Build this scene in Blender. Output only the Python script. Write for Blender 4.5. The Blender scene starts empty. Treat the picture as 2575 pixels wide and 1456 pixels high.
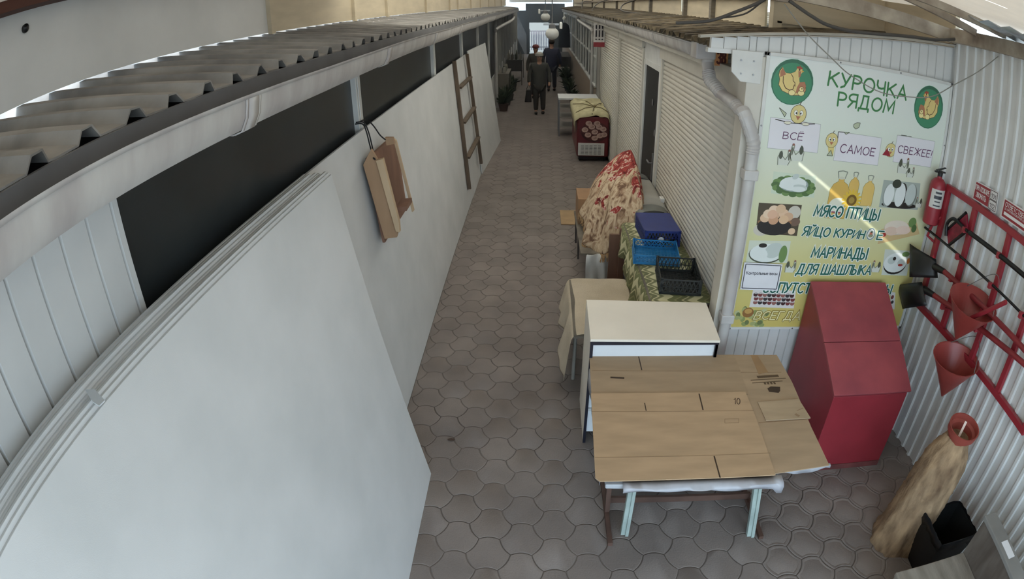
import bpy, bmesh, math, random
from mathutils import Matrix, Vector
from math import sin, cos, pi, radians, sqrt
R = random.Random(7)
SC = bpy.context.scene
COL = SC.collection

# ------------------------------------------------------------------ camera, sky, light, exposure
cd = bpy.data.cameras.new('camera')
cam = bpy.data.objects.new('camera', cd)
COL.objects.link(cam)
SC.camera = cam
cd.type = 'PANO'                                  # wide security-camera lens with barrel distortion
cd.panorama_type = 'FISHEYE_LENS_POLYNOMIAL'
cd.sensor_width = 36.0
cd.sensor_height = 36.0 * 1456 / 2575
cd.lens = 15.5
_s = 2.575 / 36
cd.fisheye_fov = radians(170)
cd.fisheye_polynomial_k0 = 0.0
cd.fisheye_polynomial_k1 = -0.65255 * _s
cd.fisheye_polynomial_k2 = -0.15146 * _s ** 2
cd.fisheye_polynomial_k3 = 0.24946 * _s ** 3
cd.fisheye_polynomial_k4 = -0.11582 * _s ** 4
cd.clip_start = 0.05
cd.clip_end = 300
cam.matrix_world = (Matrix.Translation((0, 0, 3.0)) @ Matrix.Rotation(0.0517, 4, 'Z')
                    @ Matrix.Rotation(pi / 2 - 0.48448, 4, 'X') @ Matrix.Rotation(-0.01534, 4, 'Z'))

world = bpy.data.worlds.new('sky')
SC.world = world
world.use_nodes = True
bg = world.node_tree.nodes['Background']
bg.inputs[0].default_value = (0.64, 0.83, 1.0, 1)
bg.inputs[1].default_value = 2.9

def area(name, loc, rot, sx, sy, power, color):
    l = bpy.data.lights.new(name, 'AREA')
    l.shape = 'RECTANGLE'; l.size = sx; l.size_y = sy; l.energy = power; l.color = color
    o = bpy.data.objects.new(name, l); COL.objects.link(o)
    o.location = loc; o.rotation_euler = rot
    return o

sl = bpy.data.lights.new('sun', 'SUN'); sl.energy = 3.0; sl.angle = 0.009; sl.color = (1.0, 0.97, 0.92)
sun = bpy.data.objects.new('sun', sl); COL.objects.link(sun)
sun.rotation_euler = Vector((0.35, 0.55, -0.76)).to_track_quat('-Z', 'Y').to_euler()
SC.view_settings.view_transform = 'Standard'
SC.view_settings.look = 'None'
SC.view_settings.gamma = 1
SC.view_settings.use_curve_mapping = False
SC.view_settings.exposure = 0.72
SC.cycles.use_denoising = True
SC.cycles.max_bounces = 10
SC.cycles.diffuse_bounces = 6
SC.cycles.transmission_bounces = 6
SC.cycles.sample_clamp_indirect = 6

# ------------------------------------------------------------------ helpers
def lin(c):
    return tuple(((v / 255) / 12.92 if v / 255 <= 0.04045 else ((v / 255 + 0.055) / 1.055) ** 2.4) for v in c) + (1,)

MATS = {}
def M(key, rgb=None, rough=0.6, metal=0.0, var=0.1, scale=6.0, bump=0.0, bscale=60.0, tint=None, stretch=(1, 1, 1), island=0.0, spec=None):
    if key in MATS:
        return MATS[key]
    m = bpy.data.materials.new(key); MATS[key] = m
    m.use_nodes = True
    nt = m.node_tree; N = nt.nodes; L = nt.links
    b = N['Principled BSDF']
    b.inputs['Roughness'].default_value = rough
    b.inputs['Metallic'].default_value = metal
    if spec is not None:
        b.inputs['Specular IOR Level'].default_value = spec
    c = lin(rgb)
    tc = N.new('ShaderNodeTexCoord')
    mp = N.new('ShaderNodeMapping'); mp.inputs['Scale'].default_value = stretch
    L.new(tc.outputs['Object'], mp.inputs[0])
    nz = N.new('ShaderNodeTexNoise'); nz.inputs['Scale'].default_value = scale; nz.inputs['Detail'].default_value = 5
    L.new(mp.outputs[0], nz.inputs['Vector'])
    mix = N.new('ShaderNodeMix'); mix.data_type = 'RGBA'
    rp = N.new('ShaderNodeValToRGB'); rp.color_ramp.elements[0].position = 0.3; rp.color_ramp.elements[1].position = 0.7
    L.new(nz.outputs['Fac'], rp.inputs[0]); L.new(rp.outputs[0], mix.inputs['Factor'])
    t = lin(tint) if tint else tuple(v * (1 - 2 * var) for v in c[:3]) + (1,)
    mix.inputs['A'].default_value = t
    mix.inputs['B'].default_value = tuple(min(1, v * (1 + var * 0.5)) for v in c[:3]) + (1,)
    out = mix.outputs['Result']
    if island:
        g = N.new('ShaderNodeNewGeometry')
        mr = N.new('ShaderNodeMapRange'); mr.inputs['To Min'].default_value = 1 - island; mr.inputs['To Max'].default_value = 1 + island
        L.new(g.outputs['Random Per Island'], mr.inputs['Value'])
        vm = N.new('ShaderNodeVectorMath'); vm.operation = 'SCALE'
        L.new(out, vm.inputs[0]); L.new(mr.outputs[0], vm.inputs['Scale']); out = vm.outputs[0]
    L.new(out, b.inputs['Base Color'])
    if bump:
        n2 = N.new('ShaderNodeTexNoise'); n2.inputs['Scale'].default_value = bscale; n2.inputs['Detail'].default_value = 4
        L.new(mp.outputs[0], n2.inputs['Vector'])
        bp = N.new('ShaderNodeBump'); bp.inputs['Strength'].default_value = bump; bp.inputs['Distance'].default_value = 0.01
        L.new(n2.outputs['Fac'], bp.inputs['Height']); L.new(bp.outputs[0], b.inputs['Normal'])
    return m

def col(rgb, rough=0.6, var=0.04):
    return M('paint_%d_%d_%d' % rgb, rgb, rough, var=var)

class MB:
    def __init__(s): s.v = []; s.f = []; s.mi = []
    def add(s, vs, fs, mi=0):
        n = len(s.v); s.v += [tuple(p) for p in vs]
        for f in fs: s.f.append(tuple(n + i for i in f)); s.mi.append(mi)
        return s
    def box(s, x0, x1, y0, y1, z0, z1, mi=0, T=None):
        vs = [(x, y, z) for z in (z0, z1) for y in (y0, y1) for x in (x0, x1)]
        if T: vs = [tuple(T @ Vector(p)) for p in vs]
        return s.add(vs, [(0, 1, 3, 2), (4, 6, 7, 5), (0, 4, 5, 1), (2, 3, 7, 6), (0, 2, 6, 4), (1, 5, 7, 3)], mi)
    def bar(s, p0, p1, w, h, up=(0, 0, 1), mi=0):
        p0, p1 = Vector(p0), Vector(p1); d = (p1 - p0).normalized(); u = Vector(up)
        a = d.cross(u)
        if a.length < 1e-4: a = d.cross(Vector((1, 0, 0)))
        a.normalize(); b = a.cross(d).normalized()
        vs = [p + a * (sx * w / 2) + b * (sz * h / 2) for p in (p0, p1) for sx, sz in ((-1, -1), (1, -1), (1, 1), (-1, 1))]
        return s.add(vs, [(0, 1, 2, 3), (4, 7, 6, 5), (0, 4, 5, 1), (1, 5, 6, 2), (2, 6, 7, 3), (3, 7, 4, 0)], mi)
    def prism(s, pts, vec, mi=0):
        n = len(pts); v = Vector(vec); a = [Vector(p) for p in pts]
        return s.add(a + [p + v for p in a], [tuple(range(n)), tuple(range(2 * n - 1, n - 1, -1))] + [(i, (i + 1) % n, n + (i + 1) % n, n + i) for i in range(n)], mi)
    def tube(s, path, r, n=8, mi=0, cap=True, flat=1.0):
        P = [Vector(p) for p in path]; vs = []; m = len(P)
        rs = r if isinstance(r, (list, tuple)) else [r] * m
        ref = None
        for i, p in enumerate(P):
            t = (P[min(i + 1, m - 1)] - P[max(i - 1, 0)]).normalized()
            if ref is None:
                ref = t.cross(Vector((0, 0, 1)))
                if ref.length < 1e-3: ref = t.cross(Vector((0, 1, 0)))
            a = (ref - t * ref.dot(t)).normalized(); ref = a; b = t.cross(a)
            vs += [p + (a * cos(2 * pi * k / n) + b * flat * sin(2 * pi * k / n)) * rs[i] for k in range(n)]
        fs = [(i * n + k, i * n + (k + 1) % n, (i + 1) * n + (k + 1) % n, (i + 1) * n + k) for i in range(m - 1) for k in range(n)]
        if cap: fs += [tuple(range(n - 1, -1, -1)), tuple(range((m - 1) * n, m * n))]
        return s.add(vs, fs, mi)
    def lathe(s, prof, c=(0, 0, 0), n=20, mi=0, ax=None, cap=True):
        T = Matrix.Translation(c) @ (Vector((0, 0, 1)).rotation_difference(Vector(ax)).to_matrix().to_4x4() if ax else Matrix())
        vs = [tuple(T @ Vector((r * cos(2 * pi * k / n), r * sin(2 * pi * k / n), z))) for r, z in prof for k in range(n)]
        m = len(prof)
        fs = [(i * n + k, i * n + (k + 1) % n, (i + 1) * n + (k + 1) % n, (i + 1) * n + k) for i in range(m - 1) for k in range(n)]
        if cap: fs += [tuple(range(n - 1, -1, -1)), tuple(range((m - 1) * n, m * n))]
        return s.add(vs, fs, mi)
    def ball(s, c, rx, ry=None, rz=None, n=12, m=8, mi=0):
        ry = rx if ry is None else ry; rz = rx if rz is None else rz
        vs = [(c[0] + rx * sin(pi * (i + .5) / m) * cos(2 * pi * k / n), c[1] + ry * sin(pi * (i + .5) / m) * sin(2 * pi * k / n), c[2] - rz * cos(pi * (i + .5) / m)) for i in range(m) for k in range(n)]
        fs = [(i * n + k, i * n + (k + 1) % n, (i + 1) * n + (k + 1) % n, (i + 1) * n + k) for i in range(m - 1) for k in range(n)]
        fs += [tuple(range(n - 1, -1, -1)), tuple(range((m - 1) * n, m * n))]
        return s.add(vs, fs, mi)
    def grid(s, P, mi=0, closed=False):
        a, b = len(P), len(P[0]); vs = [p for r in P for p in r]
        fs = [(i * b + j, i * b + (j + 1) % b, (i + 1) * b + (j + 1) % b, (i + 1) * b + j) for i in range(a - 1) for j in range(b if closed else b - 1)]
        return s.add(vs, fs, mi)
    def build(s, name, mats, parent=None, smooth=0, bevel=0, solid=0, sub=0, label=None, solid_off=0):
        me = bpy.data.meshes.new(name)
        off = Vector((0, 0, 0)); q = parent
        while q is not None: off += q.location; q = q.parent
        me.from_pydata([tuple(Vector(p) - off) for p in s.v], [], s.f)
        for m in (mats if isinstance(mats, (list, tuple)) else [mats]): me.materials.append(m)
        me.polygons.foreach_set('material_index', s.mi)
        bm = bmesh.new(); bm.from_mesh(me); bmesh.ops.recalc_face_normals(bm, faces=bm.faces); bm.to_mesh(me); bm.free()
        if smooth:
            me.polygons.foreach_set('use_smooth', [True] * len(me.polygons)); me.set_sharp_from_angle(angle=radians(smooth))
        o = bpy.data.objects.new(name, me); COL.objects.link(o); o.parent = parent
        if bevel:
            b = o.modifiers.new('bevel', 'BEVEL'); b.width = bevel; b.segments = 2; b.limit_method = 'ANGLE'; b.angle_limit = radians(50)
        if solid:
            b = o.modifiers.new('thickness', 'SOLIDIFY'); b.thickness = solid; b.offset = solid_off
        if sub:
            b = o.modifiers.new('smooth', 'SUBSURF'); b.levels = sub; b.render_levels = sub
        if label: o['label'] = label
        return o

def thing(name, label, cat, loc=(0, 0, 0), group=None):
    o = bpy.data.objects.new(name, None); COL.objects.link(o); o.location = loc
    o.empty_display_size = 0.1
    return tag(o, label, cat, group)
def tag(o, label, cat, group=None):
    o['label'] = label; o['category'] = cat
    if group: o['group'] = group
    return o
def struct(o):
    o['kind'] = 'structure'; return o

def lerp(a, b, t): return tuple(a[i] + (b[i] - a[i]) * t for i in range(len(a)))
def bil(q, s, t):                                   # q = bl, br, tr, tl
    return lerp(lerp(q[0], q[1], s), lerp(q[3], q[2], s), t)
def dense(pts, n=6):                                # Catmull-Rom through points
    P = [pts[0]] + list(pts) + [pts[-1]]; out = []
    for i in range(1, len(P) - 2):
        for k in range(n):
            t = k / n
            out.append(tuple(0.5 * (2 * P[i][c] + (P[i + 1][c] - P[i - 1][c]) * t + (2 * P[i - 1][c] - 5 * P[i][c] + 4 * P[i + 1][c] - P[i + 2][c]) * t * t + (3 * P[i][c] - P[i - 1][c] - 3 * P[i + 1][c] + P[i + 2][c]) * t ** 3) for c in range(3)))
    return out + [tuple(pts[-1])]

# letters drawn as pen strokes: width, then strokes of (x, y) points; a leading 1 marks a curved stroke
def _o(cx, cy, rx, ry, a0=0, a1=360, n=16): return [1] + [(cx + rx * cos(radians(a0 + (a1 - a0) * i / n)), cy + ry * sin(radians(a0 + (a1 - a0) * i / n))) for i in range(n + 1)]
GLY = {
    'А': (.66, [(0, 0), (.33, 1), (.66, 0)], [(.12, .34), (.54, .34)]), 'Б': (.56, [(.5, 1), (0, 1), (0, 0), (.3, 0)], [(0, .56), (.3, .56)], _o(.28, .28, .27, .28, 90, -90)),
    'В': (.56, [(.26, 0), (0, 0), (0, 1), (.24, 1)], [(0, .53), (.26, .53)], _o(.24, .765, .25, .235, 90, -90), _o(.26, .265, .29, .265, 90, -90)), 'Г': (.48, [(0, 0), (0, 1), (.46, 1)]),
    'Д': (.72, [(0, -.18), (0, .02), (.70, .02), (.70, -.18)], [(.10, .02), (.20, .5), (.22, 1), (.58, 1), (.58, .02)]), 'Е': (.50, [(.5, 1), (0, 1), (0, 0), (.5, 0)], [(0, .52), (.42, .52)]),
    'Ё': (.50, [(.5, 1), (0, 1), (0, 0), (.5, 0)], [(0, .52), (.42, .52)], [(.15, 1.22), (.16, 1.23)], [(.36, 1.22), (.37, 1.23)]),
    'Ж': (.90, [(.45, 0), (.45, 1)], [(0, 1), (.45, .52), (0, 0)], [(.90, 1), (.45, .52), (.90, 0)]), 'З': (.52, _o(.22, .76, .26, .24, 150, -90), _o(.22, .26, .29, .26, 90, -150)),
    'И': (.62, [(0, 1), (0, 0), (.62, 1), (.62, 0)]), 'Й': (.62, [(0, 1), (0, 0), (.62, 1), (.62, 0)], _o(.31, 1.26, .16, .12, 200, 340)), 'К': (.58, [(0, 0), (0, 1)], [(.56, 1), (.02, .46)], [(.16, .58), (.60, 0)]),
    'Л': (.62, [(0, 0), (.12, .12), (.18, .6), (.20, 1), (.62, 1), (.62, 0)]), 'М': (.76, [(0, 0), (.06, 1), (.38, .22), (.70, 1), (.76, 0)]), 'Н': (.60, [(0, 0), (0, 1)], [(.60, 0), (.60, 1)], [(0, .53), (.60, .53)]),
    'О': (.72, _o(.36, .5, .36, .5, 90, 450, 22)), 'П': (.60, [(0, 0), (0, 1), (.60, 1), (.60, 0)]), 'Р': (.54, [(0, 0), (0, 1), (.24, 1)], _o(.24, .73, .29, .27, 90, -90), [(.24, .46), (0, .46)]),
    'С': (.62, _o(.36, .5, .36, .5, 48, 312, 18)), 'Т': (.60, [(0, 1), (.60, 1)], [(.30, 1), (.30, 0)]), 'У': (.60, [(0, 1), (.32, .36)], [(.60, 1), (.26, .12), (.06, 0)]),
    'Ц': (.66, [(0, 1), (0, 0), (.66, 0), (.66, -.2)], [(.54, 1), (.54, 0)]), 'Ч': (.56, [1, (0, 1), (0, .66), (.10, .48), (.30, .44), (.54, .52)], [(.54, 1), (.54, 0)]), 'Ш': (.86, [(0, 1), (0, 0), (.86, 0), (.86, 1)], [(.43, 1), (.43, 0)]),
    'Щ': (.96, [(0, 1), (0, 0), (.94, 0), (.94, -.2)], [(.42, 1), (.42, 0)], [(.84, 1), (.84, 0)]), 'Ь': (.52, [(0, 1), (0, 0), (.24, 0)], [(0, .54), (.24, .54)], _o(.24, .27, .28, .27, 90, -90)),
    'Ы': (.76, [(0, 1), (0, 0), (.20, 0)], [(0, .54), (.20, .54)], _o(.20, .27, .26, .27, 90, -90), [(.76, 1), (.76, 0)]), 'Ю': (.96, [(0, 0), (0, 1)], [(0, .52), (.26, .52)], _o(.60, .5, .34, .5, 90, 450, 22)),
    'Я': (.56, [(.56, 0), (.56, 1), (.30, 1)], _o(.30, .74, .29, .26, 90, 270), [(.30, .48), (.56, .48)], [(.32, .48), (0, 0)]), '!': (.06, [(.03, 1), (.03, .3)], [(.03, .04), (.03, .03)]), ' ': (.34,),
    '0': (.54, _o(.27, .5, .27, .5, 90, 450, 20)), '1': (.30, [(.0, .78), (.24, 1), (.24, 0)]), '2': (.52, _o(.26, .72, .25, .28, 170, -30), [(.47, .58), (0, 0), (.52, 0)]), '3': (.52, _o(.22, .76, .26, .24, 150, -90), _o(.22, .26, .29, .26, 90, -150)),
    '8': (.54, _o(.27, .77, .22, .23, 90, 450), _o(.27, .27, .27, .27, 90, 450)), 'о': (.5, _o(.25, .33, .25, .33, 90, 450)), 'н': (.44, [(0, 0), (0, .66)], [(.44, 0), (.44, .66)], [(0, .35), (.44, .35)]), 'т': (.44, [(0, .66), (.44, .66)], [(.22, .66), (.22, 0)]),
    'р': (.46, [(0, -.3), (0, .66)], _o(.22, .33, .24, .33, 140, -140)), 'л': (.46, [(0, 0), (.10, .1), (.14, .66), (.46, .66), (.46, 0)]), 'ь': (.40, [(0, .66), (0, 0), (.2, 0)], [(0, .37), (.2, .37)], _o(.2, .185, .2, .185, 90, -90)),
    'ы': (.58, [(0, .66), (0, 0), (.16, 0)], [(0, .37), (.16, .37)], _o(.16, .185, .19, .185, 90, -90), [(.58, .66), (.58, 0)]), 'е': (.48, [(0, .34), (.48, .34)], _o(.24, .33, .24, .33, 0, 310)), 'в': (.42, [(.2, 0), (0, 0), (0, .66), (.2, .66)], [(0, .35), (.2, .35)], _o(.2, .505, .18, .155, 90, -90), _o(.2, .175, .21, .175, 90, -90)), 'с': (.42, _o(.24, .33, .24, .33, 45, 315)),
}
def text(mb, body, quad, mi=0, fat=0.09, shift=(0, 0, 0), shear=0.0, gap=0.2, lift=1.2e-5):
    """A word in pen strokes inside the quadrilateral (bl, br, tr, tl) of cap height; fat = stroke width over cap height."""
    x = 0; S = []
    for ch in body:
        g = GLY[ch]
        for st_ in g[1:]:
            S.append([(p[0] + x, p[1]) for p in (st_[1:] if st_[0] == 1 else st_)])
        x += g[0] + (gap if ch != ' ' else 0.1)
    W_ = x - gap
    q = [Vector(p) for p in quad]; nrm = (q[1] - q[0]).cross(q[3] - q[0]).normalized()
    lw = ((q[1] - q[0]).length + (q[2] - q[3]).length) / 2; lh = ((q[3] - q[0]).length + (q[2] - q[1]).length) / 2
    sy = lh; sx = lw / W_; w = fat * lh / 2
    U = (q[1] - q[0]).normalized(); Vv = nrm.cross(U)
    def P(p): return Vector(bil(quad, (p[0] + shear * p[1] * sy / sx) / W_, p[1]))
    k = 0
    for st_ in S:
        pts = [P(p) for p in st_]
        off = Vector(shift) + nrm * (lift * (k % 40)); k += 1
        for p in (pts[0], pts[-1]):                  # round ends
            mb.add([tuple(p + off + (U * cos(2 * pi * i / 8) + Vv * sin(2 * pi * i / 8)) * w) for i in range(8)], [tuple(range(8))], mi)
            off = off + nrm * lift * .2
        n = len(pts); vs = []
        for i in range(n):
            a_ = (pts[i] - pts[i - 1]).normalized() if i else (pts[1] - pts[0]).normalized(); b_ = (pts[i + 1] - pts[i]).normalized() if i < n - 1 else a_
            t_ = (a_ + b_); t_ = t_.normalized() if t_.length > .3 else a_
            m_ = nrm.cross(t_).normalized() * min(w / max(.35, abs(t_.dot(a_))), 2.4 * w)
            vs += [tuple(pts[i] + off + m_), tuple(pts[i] + off - m_)]
        mb.add(vs, [(2 * i, 2 * i + 1, 2 * i + 3, 2 * i + 2) for i in range(n - 1)], mi)

def sagline(a, b, sag, n=12):
    return [(a[0] + (b[0] - a[0]) * i / n, a[1] + (b[1] - a[1]) * i / n, a[2] + (b[2] - a[2]) * i / n - sag * 4 * (i / n) * (1 - i / n)) for i in range(n + 1)]

# ------------------------------------------------------------------ materials of the building
M('white_panel', (214, 214, 212), 0.45, var=0.05, scale=3)
M('white_laminate', (216, 217, 217), 0.5, var=0.03, scale=2.5, tint=(204, 206, 206), bump=0.05, bscale=300)
M('white_metal', (216, 216, 212), 0.4, var=0.06, scale=5)
M('cream_panel', (200, 186, 160), 0.7, var=0.09, scale=2, stretch=(1, 1, 6))
M('shutter', (206, 201, 190), 0.5, var=0.04)
M('dark_glass', (43, 47, 49), 0.35, var=0.2, scale=2)
M('grey_board', (98, 98, 100), 0.75, var=0.12, scale=4)
M('roof_sheet', (146, 142, 137), 0.8, var=0.18, scale=4, tint=(104, 101, 98), bump=0.15, bscale=40)
M('roof_dirty', (104, 92, 72), 0.9, var=0.3, scale=9, tint=(40, 34, 26), bump=0.5, bscale=30)
M('gutter', (198, 196, 192), 0.4, var=0.08, scale=3, tint=(172, 166, 164), stretch=(1, 3, 1))
M('joint_grime', (72, 64, 58), 0.9, var=0.15)
M('paver', (132, 122, 116), 0.85, var=0.12, scale=2.2, tint=(116, 107, 102), bump=0.25, bscale=90, island=0.07)
M('black', (14, 14, 16), 0.45, var=0.1)
M('black_plastic', (22, 23, 24), 0.4, var=0.15)
M('steel', (150, 150, 150), 0.35, metal=0.8, var=0.1)
M('red_paint', (146, 46, 56), 0.42, var=0.08, scale=5)
M('red_bright', (150, 44, 54), 0.38, var=0.06)
M('wood_grey', (120, 112, 100), 0.8, var=0.2, scale=5, stretch=(1, 1, 8), bump=0.2)

# ------------------------------------------------------------------ floor: fish-scale pavers
def build_floor():
    CX, CY, HX, W, H2 = 0.2045, 0.2385, 0.066, 0.1385, 0.11925
    def arc(a, b, sag, n):                          # points a..b (b excluded), bulging to the left of a->b
        dx, dy = b[0] - a[0], b[1] - a[1]; l = sqrt(dx * dx + dy * dy)
        return [(a[0] + dx * i / n - dy / l * sag * 4 * (i / n) * (1 - i / n), a[1] + dy * i / n + dx / l * sag * 4 * (i / n) * (1 - i / n)) for i in range(n)]
    A, B, C, D, E, F = (-HX, H2), (HX, H2), (W, 0), (HX, -H2), (-HX, -H2), (-W, 0)
    out = arc(A, B, 0.017, 5) + arc(B, C, -0.013, 4) + arc(C, D, 0.013, 4) + arc(D, E, -0.017, 5) + arc(E, F, 0.013, 4) + arc(F, A, -0.013, 4)
    n = len(out)
    mb = MB()
    for i in range(-16, 6):
        x = 1.962 + i * CX
        y0 = 2.325 if i % 2 == 0 else 2.444
        for j in range(-9, 146):
            y = y0 + j * CY
            if x > 1.7 and y > 4.2: continue
            if y < 0.3 or y > 36: continue
            g = 0.0032
            dz = R.uniform(-0.0006, 0.0008); tx, ty = R.uniform(-.003, .003), R.uniform(-.003, .003)
            P0 = []; P1 = []; P2 = []
            for px, py in out:
                l = sqrt(px * px + py * py); k0 = 1 - g / l; k1 = 1 - (g + 0.004) / l
                P0.append((x + px * k0, y + py * k0, -0.007))
                P1.append((x + px * k0, y + py * k0, -0.003 + dz))
                P2.append((x + px * k1, y + py * k1, dz + px * tx + py * ty))
            if x > 1.5 and y < 3.0:                 # the cleaner pavers by the wall show their raised rim
                P3 = [(x + px * 0.84, y + py * 0.84, dz) for px, py in out]
                P4 = [(x + px * 0.80, y + py * 0.80, dz - 0.0022) for px, py in out]
                P5 = [(x + px * 0.76, y + py * 0.76, dz - 0.0005) for px, py in out]
                rings = [P0, P1, P2, P3, P4, P5]
            else:
                rings = [P0, P1, P2]
            m = len(rings)
            vs = [p for r_ in rings for p in r_]
            fs = [(a * n + k, a * n + (k + 1) % n, (a + 1) * n + (k + 1) % n, (a + 1) * n + k) for a in range(m - 1) for k in range(n)]
            fs.append(tuple(range((m - 1) * n, m * n)))
            mb.add(vs, fs, 0)
    nx_, ny_ = 28, 190                               # bedding between the pavers; dust fills it nearly flush in the trodden middle
    def dust(x, y):
        k = max(0, min(1, (5.2 - y) / 1.6)) * max(0, min(1, (1.0 - x) / 0.5)) + 0.35 * sin(1.3 * y + 2 * x) * sin(2.1 * x - .7 * y)
        return -0.0044 + 0.0014 * max(0, min(1, k))
    mb.grid([[(-2.2 + 5.5 * i / nx_, -1.0 + 37.5 * j / ny_, dust(-2.2 + 5.5 * i / nx_, -1.0 + 37.5 * j / ny_)) for i in range(nx_ + 1)] for j in range(ny_ + 1)], 1)
    o = mb.build('floor', [MATS['paver'], MATS['joint_grime']], smooth=35)
    return struct(o)
# joints: dust fills many of them to the colour of the pavers
jm = MATS['joint_grime']; jn = jm.node_tree
for nd in jn.nodes:
    if nd.type == 'TEX_NOISE' and nd.inputs['Scale'].default_value == 6.0: nd.inputs['Scale'].default_value = 1.3
    if nd.type == 'MIX': nd.inputs['A'].default_value = lin((62, 54, 48)); nd.inputs['B'].default_value = lin((118, 108, 101))
build_floor()
struct(MB().box(-60, 60, -60, 120, -0.3, -0.07).build('ground', M('outside_ground', (150, 146, 138), 0.95)))

# ------------------------------------------------------------------ left side: siding, dark windows, posts
WX = -1.32
mb = MB()
ys = [-1.3 + 0.13 * i for i in range(22)]
for i, y in enumerate(ys):                          # vertical cladding boards
    y1 = min(y + 0.127, 1.47)
    mb.prism([(WX - 0.02, y, 0), (WX, y + 0.006, 0), (WX, y1 - 0.006, 0), (WX - 0.02, y1, 0)], (0, 0, 2.72))
    if y1 >= 1.47: break
mb.box(WX - 0.06, WX - 0.02, -1.3, 1.47, 0, 2.72)
struct(mb.build('wall_left', MATS['white_panel']))
mb = MB()
mb.box(WX - 0.04, WX, 1.47, 36, 0, 0.95)
struct(mb.build('wall_left.001', MATS['white_panel']))
posts = [4.13, 7.35, 10.1, 12.8, 15.6]
edges = [1.47] + posts + [17.9]
for k in range(len(edges) - 1):
    a, b = edges[k], edges[k + 1]
    m = MB(); m.box(WX - 0.03, WX - 0.02, a + (0.03 if k else 0), b - 0.03, 0.95, 2.72)
    struct(m.build('window_%d' % (k + 1), MATS['dark_glass']))
for k, y in enumerate(posts):
    m = MB(); m.box(WX - 0.05, WX + 0.02, y - 0.055, y + 0.055, 0.95, 2.74)
    m.box(WX + 0.02, WX + 0.028, y - 0.03, y + 0.03, 0.95, 2.74)
    struct(m.build('trim_%d' % (k + 1), MATS['white_metal'], bevel=0.004))
# the stalls further down: narrow posts with dark glazing between
far_posts = [17.9, 18.9, 20.1, 21.6, 23.2, 25, 27, 29, 31, 33, 35]
for k, y in enumerate(far_posts):
    m = MB(); m.box(WX - 0.05, WX + 0.05, y - 0.05, y + 0.05, 0.0, 2.6)
    struct(m.build('trim_%d' % (k + 20), M('grey_white', (170, 170, 166), 0.5)))
    if k < len(far_posts) - 1:
        m = MB(); m.box(WX - 0.03, WX - 0.02, y + 0.05, far_posts[k + 1] - 0.05, 0.95, 2.6)
        struct(m.build('window_%d' % (k + 20), MATS['dark_glass']))

# corrugated roof of the left stalls, its dark eave board and the gutter
def wave(y, per, h):
    t = (y / per) % 1.0
    for a, b, z0, z1 in ((0, .40, 0, 0), (.40, .52, 0, 1), (.52, .72, 1, 1), (.72, .84, 1, 0), (.84, 1, 0, 0)):
        if t <= b: return h * (z0 + (z1 - z0) * (t - a) / (b - a))
    return 0
def roof_sheets(name, x0, z0, x1, z1, ya, yb, per, h, mat, nx=2, phase=0.0, jitter=0.0):
    mb = MB(); P = []
    y = ya; yy = []
    n = int((yb - ya) / per)
    for i in range(n):
        yy += [ya + per * (i + t) for t in (0, .40, .52, .72, .84)]
    yy.append(ya + per * n)
    for j in range(nx + 1):
        t = j / nx
        P.append([(x0 + (x1 - x0) * t + (R.uniform(-1, 1) * jitter * 3 if j == 0 else 0), y, z0 + (z1 - z0) * t + wave(y - ya + 1e-6, per, h) + R.uniform(-1, 1) * jitter) for y in yy])
    mb.grid(P)
    return mb.build(name, mat, solid=0.006)
struct(roof_sheets('roof_left', -1.03, 2.806, -3.4, 3.055, -1.2, 30, 0.197, 0.032, MATS['roof_sheet'], 3, jitter=0.002))
struct(MB().box(-1.035, -1.015, -1.2, 30, 2.70, 2.803).box(-1.36, -1.035, -1.2, 30, 2.71, 2.73).box(-1.40, -1.37, -1.2, 30, 2.6, 2.842).build('trim_40', MATS['grey_board']))

def gutter(name, label, xc, zc, sgn, ya, yb, joints, sag=0.0):
    root = thing(name, label, 'gutter', (xc, ya, zc))
    prof = [(-0.055, -0.045), (-0.055, -0.085), (-0.035, -0.104), (0.0, -0.108), (0.03, -0.098), (0.05, -0.06), (0.058, -0.02), (0.06, 0.0), (0.068, 0.004), (0.066, -0.006)]
    mb = MB(); yy = [ya + (yb - ya) * i / 40 for i in range(41)]
    mb.grid([[(xc + sgn * px, y, zc + pz + sag * sin(y * 1.9) ) for px, pz in prof] for y in yy])
    mb.build('channel', MATS['gutter'], root, smooth=50, solid=0.004)
    j = MB(); j.grid([[(xc + sgn * px * 1.02, y, zc - 0.112 + sag * sin(y * 1.9)) for px in (-0.03, 0.03)] for y in yy])
    for y in joints:
        c = MB(); p2 = [(px * 1.09, pz * 1.05 - 0.002) for px, pz in prof[:8]]
        for a, b in ((y - 0.05, y - 0.035), (y - 0.035, y + 0.035), (y + 0.035, y + 0.05)):
            k = 1.0 if a == y - 0.035 else 0.985
            c.grid([[(xc + sgn * px * k, yy_, zc + pz * k) for px, pz in p2] for yy_ in (a, b)])
        c.build('joint_sleeve', MATS['gutter'], root, smooth=50, solid=0.004)
    return root
gutter('rain_gutter', 'long white plastic rain gutter under the left roof edge', -0.925, 2.785, 1, -1.0, 26, [1.66, 3.42, 5.05, 6.75, 8.5, 10.3, 12.2, 14.2], 0.004)
g2 = gutter('rain_gutter', 'long white plastic rain gutter under the right roof edge ending in a downpipe box', 1.165, 2.755, -1, 4.3, 30, [5.9, 8.0, 10.2, 12.6, 15.2])
MB().box(1.095, 1.245, 4.14, 4.30, 2.652, 2.775).build('outlet_box', MATS['gutter'], g2, bevel=0.012)
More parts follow.
